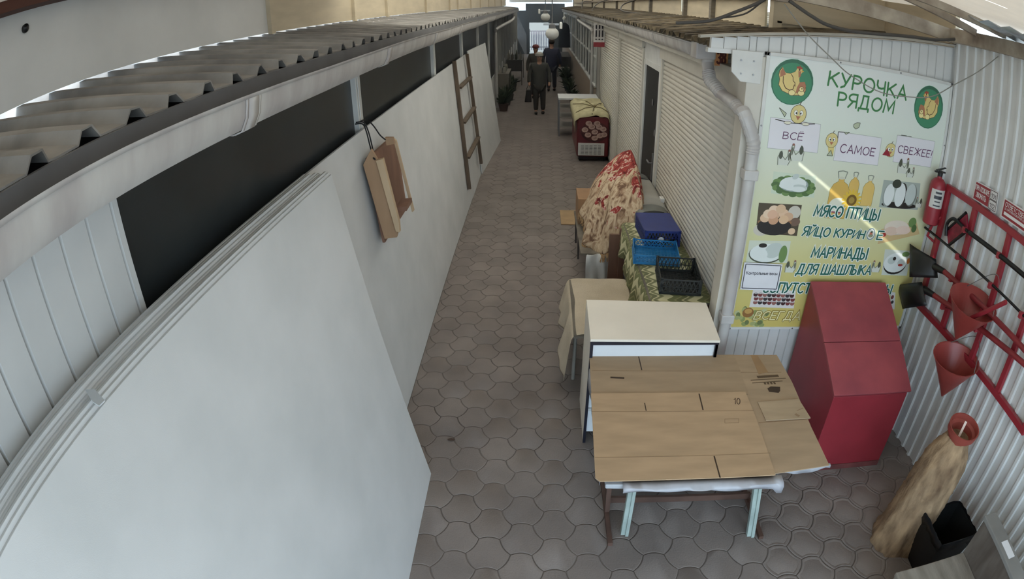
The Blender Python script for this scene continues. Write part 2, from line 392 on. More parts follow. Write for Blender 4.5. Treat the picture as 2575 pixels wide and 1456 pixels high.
# downpipe by the banner, with ribbed elbows
dp = thing('downpipe', 'white downpipe with two ribbed elbows beside the poultry banner', 'downpipe', (1.38, 3.58, 0.85))
def pipe_part(name, path, r, ribs=False):
    D = dense(path, 8) if len(path) > 2 else path
    if ribs:
        rs = [r * (1.0 if i % 2 else 0.9) for i in range(len(D))]
        MB().tube(D, rs, 16, flat=0.8).build(name, MATS['gutter'], dp, smooth=20)
    else:
        MB().tube(D, r, 12, flat=0.8).build(name, MATS['gutter'], dp, smooth=40)
pA, pB, pC, pD, pE, pF = (1.1988,4.19,2.6203), (1.1995,4.1,2.5172), (1.2431,3.94,2.4426), (1.2846,3.74,2.4085), (1.3023,3.6,2.3679), (1.3274,3.575,2.2659)
pipe_part('pipe', [(pA[0], 4.19, 2.66), pA, lerp(pA, pB, .6)], 0.045)
pipe_part('elbow', [lerp(pA, pB, .5), pB, lerp(pB, pC, .5), pC], 0.05, True)
pipe_part('pipe', [pC, pD], 0.045)
pipe_part('elbow', [pD, lerp(pD, pE, .6), pE, (1.375, 3.578, 2.20), (1.378, 3.575, 2.12)], 0.05, True)
pipe_part('pipe', [(1.378, 3.575, 2.14), (1.378, 3.575, 0.02)], 0.043)
for z in (1.98, 0.9):
    MB().box(1.33, 1.43, 3.535, 3.63, z - 0.035, z + 0.035).build('pipe_clamp', MATS['gutter'], dp, bevel=0.008)

# fascia boards above the left roof: painted panels, one after another
FX = -1.75
fy = [-1.0, 3.72, 5.58, 6.85, 9.3, 11.8, 13, 15.5, 18, 21, 24, 28, 32]
for i in range(len(fy) - 1):
    m = MB(); m.box(FX - 0.02, FX, fy[i] + 0.006, fy[i + 1] - 0.006, 2.922, 3.30)
    if i: m.box(FX, FX + 0.03, fy[i] - 0.03, fy[i] + 0.03, 2.912, 3.30)
    struct(m.build('trim_%d' % (50 + i), MATS['white_panel'] if i == 0 else MATS['cream_panel']))
bolt = tag(MB().lathe([(0.018, 0), (0.018, 0.012), (0.006, 0.02)], (FX, 1.52, 3.20), 10, ax=(1, 0, 0)).build('bolt', MATS['black']), 'dark bolt head on the pale board at the top left', 'bolt')
struct(MB().box(FX - 0.02, FX + 0.10, -1.0, 5.0, 3.27, 3.42).build('trim_70', M('brown_beam', (92, 52, 40), 0.7, var=0.25, scale=4, stretch=(2, .4, 2))))

# canopy over the passage
def translucent(key, rgb, f):
    m = M(key, rgb, 0.6, var=0.05)
    nt = m.node_tree; b = nt.nodes['Principled BSDF']; t = nt.nodes.new('ShaderNodeBsdfTranslucent'); t.inputs[0].default_value = lin(rgb)
    mx = nt.nodes.new('ShaderNodeMixShader'); mx.inputs[0].default_value = f
    nt.links.new(b.outputs[0], mx.inputs[1]); nt.links.new(t.outputs[0], mx.inputs[2]); nt.links.new(mx.outputs[0], nt.nodes['Material Output'].inputs[0])
    return m
poly = translucent('polycarbonate', (228, 218, 206), 0.36)
m = MB(); m.box(FX, 1.95, 5.0, 36, 3.32, 3.335)
struct(m.build('ceiling', translucent('polycarbonate_clear', (228, 218, 206), 0.8)))
m = MB()                                            # nearer bay; a narrow gap between two sheets lets a strip of sun in
u = Vector((1.05, -0.69, 0)).normalized(); v = Vector((0.69, 1.05, 0)).normalized() * 0.014
a_, b_ = Vector((1.16, 2.714, 3.32)), Vector((2.10, 2.10, 3.32))
O = [(FX, -1.5, 3.32), (3.1, -1.5, 3.32), (3.1, 5.0, 3.32), (FX, 5.0, 3.32)]
H = [tuple(a_ - v), tuple(b_ - v), tuple(b_ + v), tuple(a_ + v)]
m.add(O + H, [(0, 1, 5, 4), (1, 2, 6, 5), (2, 3, 7, 6), (3, 0, 4, 7)])
struct(m.build('ceiling.001', poly, solid=0.012))

# ------------------------------------------------------------------ right side: corrugated wall, booth end wall, booth front
mb = MB(); prof = []
y = -1.0
while y < 3.66:
    prof += [(2.985, y), (2.985, y + 0.070), (2.968, y + 0.078), (2.968, y + 0.102), (2.985, y + 0.110)]; y += 0.110
prof = [p for p in prof if p[1] <= 3.67]
mb.grid([[(px, py, z) for px, py in prof] for z in (0.0, 3.2)])
mb.box(2.99, 3.05, -1.0, 3.67, 0, 3.2)
struct(mb.build('wall_right', MATS['white_panel'], solid=0.002))
def slope(x): return 2.842 + (x - 1.02) * 0.113
mb = MB(); x = 1.36
while x < 2.96:
    x1 = min(x + 0.083, 2.965)
    mb.prism([(x, 3.672, 0), (x + 0.004, 3.66, 0), (x1 - 0.004, 3.66, 0), (x1, 3.672, 0)], (0, 0, slope(x) - 0.02)); x += 0.085
mb.box(1.36, 3.0, 3.672, 3.74, 0, 2.80)
mb.prism([(1.36, 3.674, 2.80), (3.0, 3.674, 2.80), (3.0, 3.674, slope(3.0) - .02), (1.36, 3.674, slope(1.36) - .02)], (0, .06, 0))
struct(mb.build('wall_front', MATS['white_panel']))
mb = MB(); x = 1.06                                 # boarded gable end of the eave
while x < 1.35:
    mb.box(x, min(x + 0.08, 1.355), 3.652, 3.69, 2.765, slope(x) - 0.012); x += 0.084
mb.box(1.04, 1.41, 3.645, 3.70, 2.742, 2.770)
struct(mb.build('trim_80', MATS['white_panel']))
struct(MB().bar((0.98, 3.65, slope(0.98)), (3.02, 3.65, slope(3.02)), 0.06, 0.016).build('trim_81', M('trim_beige', (170, 164, 152), 0.5)))
struct(MB().box(1.304, 1.42, 3.63, 3.79, 0, 2.74).build('trim_82', MATS['shutter'], bevel=0.004))
struct(roof_sheets('roof_right', 1.07, 2.775, 3.2, 3.02, 3.69, 32, 0.19, 0.036, MATS['roof_dirty'], 3, jitter=0.003))
struct(MB().box(1.20, 1.225, 4.34, 32, 2.60, 2.765).build('trim_83', MATS['shutter']))
struct(MB().box(1.23, 1.42, 4.34, 32, 2.62, 2.65).build('trim_84', MATS['shutter']))
RX = 1.37
struct(MB().box(RX + 0.05, RX + 0.12, 3.74, 36, 0.0, 2.7).build('wall_right.001', MATS['shutter']))
plate = thing('fixing_plate', 'white clipped-corner metal plate with four screws under the eave', 'plate', (1.32, 3.62, 2.66))
pl = [(1.1903,3.62,2.7692),(1.3965,3.62,2.7685),(1.3953,3.62,2.5654),(1.2604,3.62,2.5737),(1.1968,3.62,2.6323)]
MB().prism(pl, (0, 0.02, 0)).build('plate', MATS['white_metal'], plate, bevel=0.002)
for p in [(1.2522,3.618,2.7092),(1.3371,3.618,2.7082),(1.2574,3.618,2.6242),(1.3401,3.618,2.6226)]:
    MB().lathe([(0.006, 0), (0.006, 0.004)], p, 8, ax=(0, -1, 0)).build('screw', MATS['steel'], plate)

def shutter(label, ya, yb, z0, ztop, boxed=True):
    root = thing('roller_shutter', label, 'shutter', (RX, (ya + yb) / 2, z0), 'closed roller shutters along the booths')
    mb = MB(); P = []; z = z0
    while z < ztop:
        for dz, dx in ((0.0, 0.006), (0.004, 0.0), (0.022, -0.005), (0.040, 0.0), (0.044, 0.006)):
            P.append([(RX + dx, ya + 0.04, z + dz), (RX + dx, yb - 0.04, z + dz)])
        z += 0.048
    mb.grid(P); mb.build('slat_curtain', MATS['shutter'], root, smooth=30, solid=0.003)
    for yy in (ya, yb - 0.05):
        MB().box(RX - 0.025, RX + 0.03, yy, yy + 0.05, z0, ztop + 0.02).build('guide_rail', MATS['shutter'], root, bevel=0.003)
    MB().box(RX - 0.045, RX + 0.05, ya, yb, ztop, 2.62).build('shutter_box', MATS['shutter'], root, bevel=0.006)
    MB().box(RX - 0.012, RX + 0.02, ya + 0.04, yb - 0.04, z0 - 0.03, z0 + 0.03).build('bottom_bar', MATS['shutter'], root, bevel=0.003)
    return root
shutter('wide beige roller shutter between the black door and the downpipe', 3.75, 6.55, 0.06, 2.44)
shutter('beige roller shutter just beyond the black door', 7.75, 10.10, 0.06, 2.46)
shutter('narrow beige roller shutter second beyond the black door', 10.16, 13.1, 0.06, 2.46)
# black metal door
d = MB().box(RX + 0.005, RX + 0.045, 6.68, 7.60, 0.06, 2.27).build('door_1', M('black_door', (24, 25, 24), 0.45, var=0.15), bevel=0.004); struct(d)
h = MB(); h.box(RX - 0.012, RX + 0.006, 6.775, 6.815, 0.90, 1.28); h.bar((RX - 0.05, 6.79, 1.16), (RX - 0.05, 6.93, 1.16), 0.018, 0.018); h.bar((RX - 0.055, 6.79, 1.16), (RX, 6.79, 1.16), 0.016, 0.016)
struct(h.build('door_handle', MATS['steel'], d, bevel=0.003, label='steel lever handle on a long plate'))
for z, y in ((1.53, 6.80), (1.86, 7.03)):
    l = MB().lathe([(0.022, 0), (0.03, 0.006), (0.022, 0.012), (0.008, 0.014)], (RX + 0.004, y, z), 12, ax=(-1, 0, 0)); o = l.build('lock_escutcheon' if z < 1.6 else 'peephole', MATS['steel'], d, smooth=40); o.scale = (1, 1, 1.5); o.location = (0, 0, -0.5 * z); struct(o)
m = MB(); m.box(RX - 0.015, RX + 0.05, 6.60, 6.68, 0, 2.33); m.box(RX - 0.015, RX + 0.05, 7.60, 7.68, 0, 2.33); m.box(RX - 0.013, RX + 0.048, 6.682, 7.598, 2.27, 2.33)
struct(m.build('trim_85', MATS['white_metal']))
m = MB(); yy = 6.60
while yy < 7.66: m.box(RX, RX + 0.03, yy, yy + 0.09, 2.33, 2.62); yy += 0.095
struct(m.build('trim_86', MATS['white_panel']))
# number plate 38
num = thing('number_plate', 'small orange plate with dark number 38 under the eave', 'sign', (1.34, 4.3, 2.6))
MB().box(1.285, 1.385, 4.30, 4.306, 2.60, 2.715).build('plate', M('orange_plate', (216, 150, 96), 0.6, var=0.05), num)
MB().box(1.30, 1.375, 4.306, 4.36, 2.64, 2.70).build('bracket', MATS['shutter'], num)
t = MB(); text(t, '38', [(1.305, 4.298, 2.618), (1.365, 4.298, 2.618), (1.365, 4.298, 2.70), (1.305, 4.298, 2.70)], fat=0.2)
t.build('lettering', M('digits', (90, 30, 20), 0.6), num, label='dark red digits 38')

# booths further down the right side: windows in white frames above beige panels
struct(MB().box(RX, RX + 0.05, 13.15, 36, 0, 1.05).build('wall_right.002', M('beige_wall', (168, 150, 132), 0.8, var=0.12)))
k = 1
for a, b in ((14.2, 15.4), (15.6, 17.6), (17.7, 19.8), (20.0, 22.4), (22.6, 25.0), (25.3, 29), (29.3, 33)):
    struct(MB().box(RX + 0.02, RX + 0.03, a, b, 1.05, 2.5).build('window_%d' % (60 + k), MATS['dark_glass']))
    fr = MB()
    fr.box(RX - 0.03, RX + 0.04, a - 0.08, a, 1.05, 2.6); fr.box(RX - 0.03, RX + 0.04, b, b + 0.08, 1.05, 2.6); fr.box(RX - 0.02, RX + 0.03, (a + b) / 2 - 0.03, (a + b) / 2 + 0.03, 1.05, 2.5)
    fr.box(RX - 0.018, RX + 0.028, a, b, 1.72, 1.76); fr.box(RX - 0.05, RX + 0.034, a, b, 1.02, 1.06); fr.box(RX - 0.022, RX + 0.036, a, b, 2.48, 2.58)
    struct(fr.build('trim_%d' % (90 + k), MATS['white_metal'])); k += 1
struct(MB().box(RX - 0.03, RX + 0.01, 13.2, 13.85, 0.05, 2.35).build('door_2', M('grey_door', (150, 146, 140), 0.6)))
struct(MB().box(RX - 0.02, RX + 0.02, 13.86, 14.08, 0.0, 2.3).build('trim_99', MATS['grey_board']))
sg = thing('shop_sign', 'white vertical-lettered shop sign with red lower edge hung high on the far right', 'sign', (1.2, 12.6, 2.1))
MB().box(1.13, 1.36, 12.55, 12.60, 2.22, 2.62).build('board', M('sign_white', (226, 222, 220), 0.5), sg)
MB().box(1.13, 1.36, 12.545, 12.60, 2.12, 2.22).build('red_edge', MATS['red_bright'], sg, label='red lower edge')
t = MB()
for i in range(3):
    for a, b in ((2.27, 2.29), (2.33, 2.47), (2.50, 2.58)): t.box(1.165 + i * .065, 1.195 + i * .065, 12.54, 12.55, a, b)
t.build('lettering', M('sign_dark', (52, 50, 58), 0.6), sg)
# small downpipes on the far booths
for lab, xs, ys_ in (('white downpipe at the far end of the left gutter', -1, 17.0), ('white bent downpipe in front of the far right booth windows', 1, 15.0)):
    if xs < 0: path = [(-0.93, ys_ + 5, 2.66), (-0.95, ys_ + 4.6, 2.45), (-1.2, ys_ + .3, 2.32), (-1.24, ys_, 2.2), (-1.24, ys_, 1.6), (-1.24, ys_, 0.02)]
    else: path = [(1.165, 18.4, 2.64), (1.2, 18.3, 2.5), (1.31, 15.4, 2.38), (1.33, 15.05, 2.25), (1.33, 15.0, 1.6), (1.33, 15.0, 0.02)]
    tag(MB().tube(dense(path, 5), 0.05, 10).build('downpipe', MATS['gutter'], smooth=40), lab, 'downpipe')

# clerestory above the right booths, cross panel, beams
CXR = 1.93
segs = [(5.03, 6.6), (6.64, 7.9), (8.5, 10.4), (10.44, 12.4), (12.44, 15), (15.05, 18), (18.05, 22), (22.05, 27), (27.05, 34)]
for i, (a, b) in enumerate(segs):
    struct(MB().box(CXR, CXR + 0.02, a, b, 2.80, 3.32).build('trim_%d' % (110 + i), MATS['cream_panel']))
    struct(MB().box(CXR - 0.05, CXR, b - 0.03, b + 0.05, 2.80, 3.32).build('trim_%d' % (130 + i), MATS['wood_grey']))
m = MB(); m.prism([(CXR, 7.9, 2.80), (CXR, 8.5, 2.80), (CXR, 8.5, 3.32), (CXR, 8.28, 3.32), (CXR, 8.2, 2.96), (CXR, 7.9, 2.92)], (0.02, 0, 0))
struct(m.build('trim_150', MATS['cream_panel']))
struct(MB().box(CXR - 0.04, CXR + 0.04, 4.74, 4.83, 2.78, 3.32).build('trim_151', MATS['cream_panel']))
struct(MB().box(CXR, 3.05, 4.76, 4.78, 2.78, 3.32).box(CXR, 3.05, 4.74, 4.76, 2.955, 2.972).build('trim_152', MATS['cream_panel']))
struct(MB().box(3.0, 3.05, 3.67, 4.9, 2.7, 3.32).build('wall_right.003', MATS['cream_panel']))
bm_ = M('beam_paint', (176, 164, 146), 0.75, var=0.16, scale=5, tint=(120, 104, 90), bump=0.2, bscale=30)
struct(MB().bar((1.90, 4.7, 3.17), (1.90, 33, 3.07), 0.07, 0.06).build('beam', bm_))
struct(MB().bar((1.47, 3.60, 3.175), (2.99, 3.66, 3.125), 0.08, 0.10).build('beam.001', bm_))
struct(MB().bar((2.94, 3.66, 3.13), (2.95, 1.2, 3.26), 0.09, 0.10).build('beam.002', bm_))
struct(MB().bar((2.2, 3.3, 3.29), (2.9, 3.3, 3.2), 0.05, 0.05).bar((1.7, 3.0, 3.30), (2.95, 3.0, 3.25), 0.05, 0.05).build('beam.004', bm_))
struct(MB().box(1.44, 1.56, 3.56, 3.64, 3.10, 3.21).build('beam.005', bm_, bevel=0.01))
m = M('foil', (190, 196, 204), 0.25, metal=0.7, var=0.2)
cr = MB(); P = []
for i in range(30):
    y = 1.6 + i * 0.055
    P.append([(2.55, y, 3.265 + 0.012 * sin(i * 1.57)), (3.1, y, 3.235 + 0.012 * sin(i * 1.57))])
struct(cr.grid(P).build('ceiling.002', m, smooth=60, solid=0.003))

# end of the passage: grey wall with an opening to the daylight
m = MB(); m.box(-1.75, -0.80, 36, 36.15, 0, 2.62); m.box(-0.80, -0.60, 36, 36.15, 0, 3.03); m.box(0.56, 1.5, 36, 36.15, 0, 3.03); m.box(1.5, 2.0, 36, 36.15, 0, 2.6); m.box(-0.60, 0.56, 36, 36.15, 1.90, 3.03); 
struct(MB().box(-1.75, 1.95, 35.9, 36.0, 3.12, 3.32).build('trim_155', MATS['white_panel']))
struct(m.build('wall_back', M('end_wall', (84, 88, 92), 0.8, var=0.1)))
gate = thing('slatted_gate', 'white slatted gate in the bright opening at the passage end', 'gate', (0, 37.6, 0))
for i in range(11):
    xx = -0.52 + i * 0.105
    MB().box(xx, xx + 0.06, 37.6, 37.62, 0.12, 1.36).build('slat', M('gate_white', (196, 190, 204), 0.5), gate)
for z_ in (0.3, 1.3): MB().box(-0.6, 0.65, 37.62, 37.66, z_, z_ + .04).build('rail', MATS['grey_board'], gate)
for x_ in (-0.62, 0.62): MB().box(x_ - .03, x_ + .03, 37.6, 37.66, 0, 1.45).build('post', MATS['grey_board'], gate)

# hanging globe lamps
def globe(lab, x, y, z, r, ztop):
    root = thing('globe_lamp', lab, 'lamp', (x, y, z), 'globe lamps hanging in the passage')
    MB().ball((x, y, z), r, r, r * 0.9, 20, 14).build('globe', M('opal', (176, 176, 172), 0.35, var=0.02), root, smooth=80)
    MB().lathe([(0.05, 0), (0.05, 0.05), (0.02, 0.07)], (x, y, z + r * 0.82), 14).build('cap', MATS['grey_board'], root, smooth=40)
    MB().tube([(x, y, z + r), (x, y, ztop)], 0.008, 6).build('stem', MATS['grey_board'], root)
    br_ = MB().bar((x - 0.13, y, z + r * 0.9 + 0.05), (x + 0.1, y, z + r * 0.9 + 0.05), 0.02, 0.03).build('bracket', MATS['steel'], root)
    MB().lathe([(0.02, 0), (0.022, 0.08), (0.012, 0.1)], (x + (0.13 if y < 10 else -0.13), y, z + r * 0.75), 10).build('socket', MATS['white_metal'], root)
globe('nearer round white globe lamp hanging in the passage', 0.19, 9.0, 2.56, 0.10, 3.32)
globe('farther round white globe lamp, second hanging along the passage', 0.13, 13.0, 2.72, 0.10, 3.32)
for i, y in enumerate((9.0, 13.0, 20)):
    struct(MB().box(-1.75, 1.95, y - 0.03, y + 0.03, 3.26, 3.32).build('beam.%03d' % (10 + i), bm_))

# cables and wires under the roof
rub = M('cable', (74, 70, 66), 0.6, var=0.1)
tag(MB().tube(dense([(1.517,3.55,3.1126),(1.6736,3.55,3.0378),(1.8207,3.55,2.992),(2.0641,3.55,2.988),(2.4654,3.55,3.034),(2.73,3.55,3.0666),(3.0685,3.55,3.1575)], 6), 0.012, 8).build('cable', rub, smooth=60), 'thick grey cable sagging under the roof above the banner', 'cable')
tag(MB().tube(dense([(0.8409,3.7,2.9071),(1.0555,3.7,2.936),(1.2206,3.7,3.0049),(1.3498,3.7,3.0687),(1.415,3.7,3.1121)], 6), 0.011, 8).build('cable', rub, smooth=60), 'dark cable crossing over the right booth roof', 'cable')
tag(MB().tube(dense([(1.0993,3.72,2.9511),(1.281,3.72,2.9947),(1.3892,3.72,3.0778),(1.4363,3.72,3.1143)], 6), 0.006, 6).build('cable', rub, smooth=60), 'thin wire beside the dark cable over the right booth roof', 'cable')
tag(MB().tube(dense([(1.2953,3.1,3.077),(1.445,3.1,2.9309),(1.6205,3.1,2.8072),(1.7481,3.1,2.7317),(1.9675,3.1,2.6613),(2.1952,3.1,2.6638),(2.372,3.1,2.6958),(2.554,3.1,2.8015),(2.7756,3.1,2.9332),(3.0054,3.1,3.1026)], 6), 0.0035, 6).build('cord', M('cord_grey', (140, 138, 130), 0.8), smooth=60), 'thin slack cord hanging across the top of the poultry banner', 'cord')
for i, pts in enumerate(([(1.9, 16, 3.16), (1.5, 15.4, 3.05), (1.3, 15, 2.85), (1.45, 14.6, 2.82)], [(1.9, 12, 3.12), (1.6, 11.6, 3.02), (1.5, 11, 2.90), (1.75, 10, 2.87)], [(1.9, 22, 3.12), (1.5, 21, 3.08), (1.4, 20, 2.83)])):
    tag(MB().tube(dense(pts, 8), 0.014, 6).build('cable', rub, smooth=60), ['grey cable looping down onto the far right roof', 'dark cable curving along the clerestory over the right booths', 'farthest cable looping onto the right roof'][i], 'cable')

# ------------------------------------------------------------------ poultry banner
BY = 3.622
ban = thing('banner', 'large printed poultry shop banner with white frame on the booth end wall', 'banner', (2.19, 3.64, 0.77))
bmf = M('banner_print', (226, 232, 224), 0.4, var=0.02)
nt = bmf.node_tree
tcn = nt.nodes.new('ShaderNodeTexCoord'); sx = nt.nodes.new('ShaderNodeSeparateXYZ'); nt.links.new(tcn.outputs['Object'], sx.inputs[0])
mrn = nt.nodes.new('ShaderNodeMapRange'); mrn.inputs['From Max'].default_value = 2.0; nt.links.new(sx.outputs['Z'], mrn.inputs['Value'])
crn = nt.nodes.new('ShaderNodeValToRGB'); ce = crn.color_ramp.elements
ce[0].position = 0.02; ce[0].color = lin((206, 188, 106)); ce[1].position = 0.95; ce[1].color = lin((226, 230, 226))
for p, c in ((0.22, (208, 198, 128)), (0.42, (212, 212, 166)), (0.62, (218, 222, 200)), (0.78, (222, 230, 218))):
    e = ce.new(p); e.color = lin(c)
nt.links.new(mrn.outputs[0], crn.inputs[0]); nt.links.new(crn.outputs[0], nt.nodes['Principled BSDF'].inputs['Base Color'])
MB().box(1.425, 2.962, 3.626, 3.655, 0.775, 2.768).build('panel', bmf, ban)
f = MB()
for a in ((1.42, 1.445, 0.77, 2.775), (2.943, 2.968, 0.77, 2.775), (1.42, 2.968, 0.77, 0.79), (1.42, 2.968, 2.752, 2.775)):
    f.box(a[0], a[1], 3.618, 3.655, a[2], a[3])
f.build('frame', MATS['white_metal'], ban, bevel=0.002)
spots_ = [(xx, zz) for xx in (1.44, 1.95, 2.45, 2.95) for zz in (0.78, 2.763)] + [(xx, zz) for zz in (1.25, 1.75, 2.3) for xx in (1.432, 2.955)]
for xx, zz in spots_: MB().lathe([(0.006, 0), (0.006, 0.004)], (xx, 3.618, zz), 8, ax=(0, -1, 0)).build('screw', MATS['steel'], ban)

LAY = [0]
def layer(): LAY[0] += 1; return 3.6257 - 0.00005 * LAY[0]
class Art:
    """Flat print on the banner: coloured shapes laid one over the other, each its own thin layer."""
    def __init__(s, base=0): s.mb = MB(); s.mats = []; LAY[0] = base
    def mi(s, c):
        m = col(c, 0.45, 0.02)
        if m not in s.mats: s.mats.append(m)
        return s.mats.index(m)
    def poly(s, pts, c):
        y = layer(); s.mb.add([(p[0], y, p[-1]) for p in pts], [tuple(range(len(pts)))], s.mi(c)); return s
    def ell(s, c0, rx, rz, c, rot=0.0, n=22):
        return s.poly([(c0[0] + rx * cos(2 * pi * k / n) * cos(rot) - rz * sin(2 * pi * k / n) * sin(rot), 0, c0[-1] + rx * cos(2 * pi * k / n) * sin(rot) + rz * sin(2 * pi * k / n) * cos(rot)) for k in range(n)], c)
    def line(s, pts, w, c):
        y = layer(); i = s.mi(c)
        for a, b in zip(pts[:-1], pts[1:]):
            dx, dz = b[0] - a[0], b[-1] - a[-1]; l = sqrt(dx * dx + dz * dz) or 1; nx, nz = -dz / l * w / 2, dx / l * w / 2
            s.mb.add([(a[0] + nx, y, a[-1] + nz), (b[0] + nx, y, b[-1] + nz), (b[0] - nx, y, b[-1] - nz), (a[0] - nx, y, a[-1] - nz)], [(0, 1, 2, 3)], i)
        return s
    def txt(s, body, quad, c, halo=None, fat=0.0, shear=0.0):
        q = [(quad[3][0], 0, quad[3][-1]), (quad[2][0], 0, quad[2][-1]), (quad[1][0], 0, quad[1][-1]), (quad[0][0], 0, quad[0][-1])]
        if halo: text(s.mb, body, q, s.mi(halo), fat + 0.15, (0, layer(), 0), shear)
        for k in range(12): y_ = layer()
        text(s.mb, body, q, s.mi(c), fat, (0, y_, 0), shear); return s
    def put(s, name, label=None): return s.mb.build(name, s.mats, ban, label=label)

OUT = (92, 62, 40); CREAM = (226, 202, 132); TAN = (176, 120, 88)
def hen(a, c, rx, rz, fl):
    q = lambda x, z: (c[0] + fl * x * rx, 0, c[-1] + z * rz)
    a.ell(c, rx * 1.04, rz * 1.04, (214, 232, 220)); a.ell(c, rx, rz, (58, 108, 84)); a.ell((c[0], 0, c[-1] - rz * .06), rx * .93, rz * .90, (70, 140, 104))
    body = [(-.64, .42), (-.52, .60), (-.42, .44), (-.34, .36), (-.12, .36), (.08, .46), (.18, .64), (.30, .68), (.40, .60), (.42, .46), (.34, .36), (.30, .18), (.34, .0), (.62, -.04), (.66, -.30), (.56, -.52), (.10, -.56), (-.16, -.50), (-.44, -.40), (-.62, -.16), (-.60, .08), (-.66, .26)]
    a.poly([q(x * 1.04, z * 1.04) for x, z in body], OUT); a.poly([q(x, z) for x, z in body], CREAM)
    a.poly([q(x, z) for x, z in ((-.62, .40), (-.52, .58), (-.40, .42), (-.34, .30), (-.60, .16))], TAN)
    a.poly([q(x, z) for x, z in ((.34, .02), (.58, .06), (.66, -.12), (.60, -.42), (.20, -.46), (.24, -.2))], TAN)
    a.line([q(x, z) for x, z in ((-.46, .22), (-.44, -.04), (-.30, -.28), (-.10, -.36), (.06, -.30), (.10, -.10))], rx * .035, OUT)
    a.line([q(x, z) for x, z in ((-.10, .34), (.0, .22), (.02, .06), (.12, -.02), (.14, -.18))], rx * .03, OUT)
    a.poly([q(x, z) for x, z in ((.12, .62), (.16, .72), (.22, .68), (.28, .76), (.32, .68), (.42, .66), (.36, .58))], (168, 78, 60))
    a.poly([q(x, z) for x, z in ((.22, .50), (.36, .50), (.36, .28), (.26, .22))], TAN); a.ell(q(.27, .56), rx * .04, rz * .05, OUT)
    a.poly([q(x, z) for x, z in ((.38, .56), (.50, .50), (.38, .46))], (214, 170, 80))
    for x, z in ((.02, -.46), (.46, -.44)):
        a.ell(q(x, z), rx * .17, rz * .13, OUT); a.ell(q(x, z), rx * .15, rz * .115, (240, 224, 160))
    a.ell(q(.46, -.27), rx * .12, rz * .12, OUT); a.ell(q(.46, -.27), rx * .10, rz * .10, (240, 224, 160)); a.ell(q(.48, -.25), rx * .03, rz * .03, OUT)
c1 = (1.6179,3.62,2.5969); c2 = (2.7516,3.62,2.5591)
a = Art(); hen(a, c1, 0.150, 0.150, 1); a.put('hen_emblem', 'green disc with cream hen and chicks')
a = Art(); hen(a, c2, 0.142, 0.158, -1); a.put('hen_emblem', 'green disc with mirrored cream hen and chicks')
GR = (66, 128, 74)
a = Art(5); a.txt('КУРОЧКА', [(1.8776,3.62,2.6952),(2.5216,3.62,2.6729),(2.5259,3.62,2.5792),(1.877,3.62,2.6022)], GR, fat=0.15, shear=0.06)
a.put('title_lettering', 'green handwritten shop title'); a = Art(5); a.txt('РЯДОМ', [(1.9618,3.62,2.5634),(2.4313,3.62,2.5575),(2.4255,3.62,2.4691),(1.9685,3.62,2.4737)], GR, fat=0.15, shear=0.06); a.put('title_lettering', 'green handwritten shop title')
a = Art()
for q, body, tq in (
    ([(1.4935,3.62,2.3581),(1.8613,3.62,2.336),(1.8678,3.62,2.1393),(1.4974,3.62,2.1515)], 'ВСЁ', [(1.5991,3.62,2.2659),(1.7454,3.62,2.2659),(1.7396,3.62,2.2181),(1.5979,3.62,2.2217)]),
    ([(2.0021,3.62,2.2972),(2.3631,3.62,2.2874),(2.367,3.62,2.0877),(1.9995,3.62,2.0966)], 'САМОЕ', [(2.0424,3.62,2.215),(2.3244,3.62,2.2072),(2.3212,3.62,2.1537),(2.04,3.62,2.1573)]),
    ([(2.4946,3.62,2.3219),(2.8595,3.62,2.3176),(2.8574,3.62,2.1182),(2.493,3.62,2.1268)], 'СВЕЖЕЕ!', [(2.5225,3.62,2.2502),(2.8507,3.62,2.243),(2.8439,3.62,2.1922),(2.5223,3.62,2.1978)])):
    a.poly(q, (228, 226, 230)); a.line(q + [q[0]], 0.003, (176, 182, 172)); a.txt(body, tq, (96, 52, 86), fat=0.12, shear=0.0)
a.put('placard_lettering', 'white placards with dark purple words')
def chick(a, c, r, body=False, red=False):
    if body: a.poly([(c[0] - r * .5, 0, c[-1] - r), (c[0] + r * .6, 0, c[-1] - r), (c[0] + r * .6, 0, c[-1] - 2.4 * r), (c[0] - r * .2, 0, c[-1] - 2.0 * r)], (222, 204, 130))
    a.ell(c, r * 1.06, r * 1.16, (70, 58, 40)); a.ell(c, r, r * 1.1, (220, 204, 140))
    if red: a.poly([(c[0] - r * 1.5, 0, c[-1] - r * .9), (c[0] - r * .7, 0, c[-1] + r * .3), (c[0] + r * .2, 0, c[-1] - r * 1.05)], (150, 40, 54))
    for s_ in (-.36, .36):
        a.ell((c[0] + s_ * r, 0, c[-1] + r * .15), r * .26, r * .34, (70, 58, 40)); a.ell((c[0] + s_ * r, 0, c[-1] + r * .15), r * .22, r * .30, (244, 242, 230)); a.ell((c[0] + s_ * r * .8, 0, c[-1] + r * .1), r * .10, r * .14, (40, 34, 30))
    a.poly([(c[0] - r * .32, 0, c[-1] - r * .25), (c[0] + r * .32, 0, c[-1] - r * .25), (c[0], 0, c[-1] - r * .75)], (176, 112, 84))
    a.line([(c[0], 0, c[-1] + r * 1.1), (c[0] + r * .2, 0, c[-1] + r * 1.5)], r * .1, (70, 58, 40))
a = Art(14)
p = (1.6877,3.62,2.3911); chick(a, p, 0.055)
a.line([(p[0] - .16, 0, p[-1] - .045), (p[0] - .05, 0, p[-1] - .062), (p[0] + .05, 0, p[-1] - .062), (p[0] + .13, 0, p[-1] - .055)], 0.006, (60, 52, 46))
for d_ in (-.07, .06): a.ell((p[0] + d_, 0, p[-1] - .062), .028, .012, (60, 52, 46)); a.ell((p[0] + d_, 0, p[-1] - .062), .025, .009, (232, 228, 206))
a.put('chick_drawing', 'yellow chick peeking over the first placard'); a = Art(14)
p = (1.963,3.62,2.2344); chick(a, p, 0.045, True)
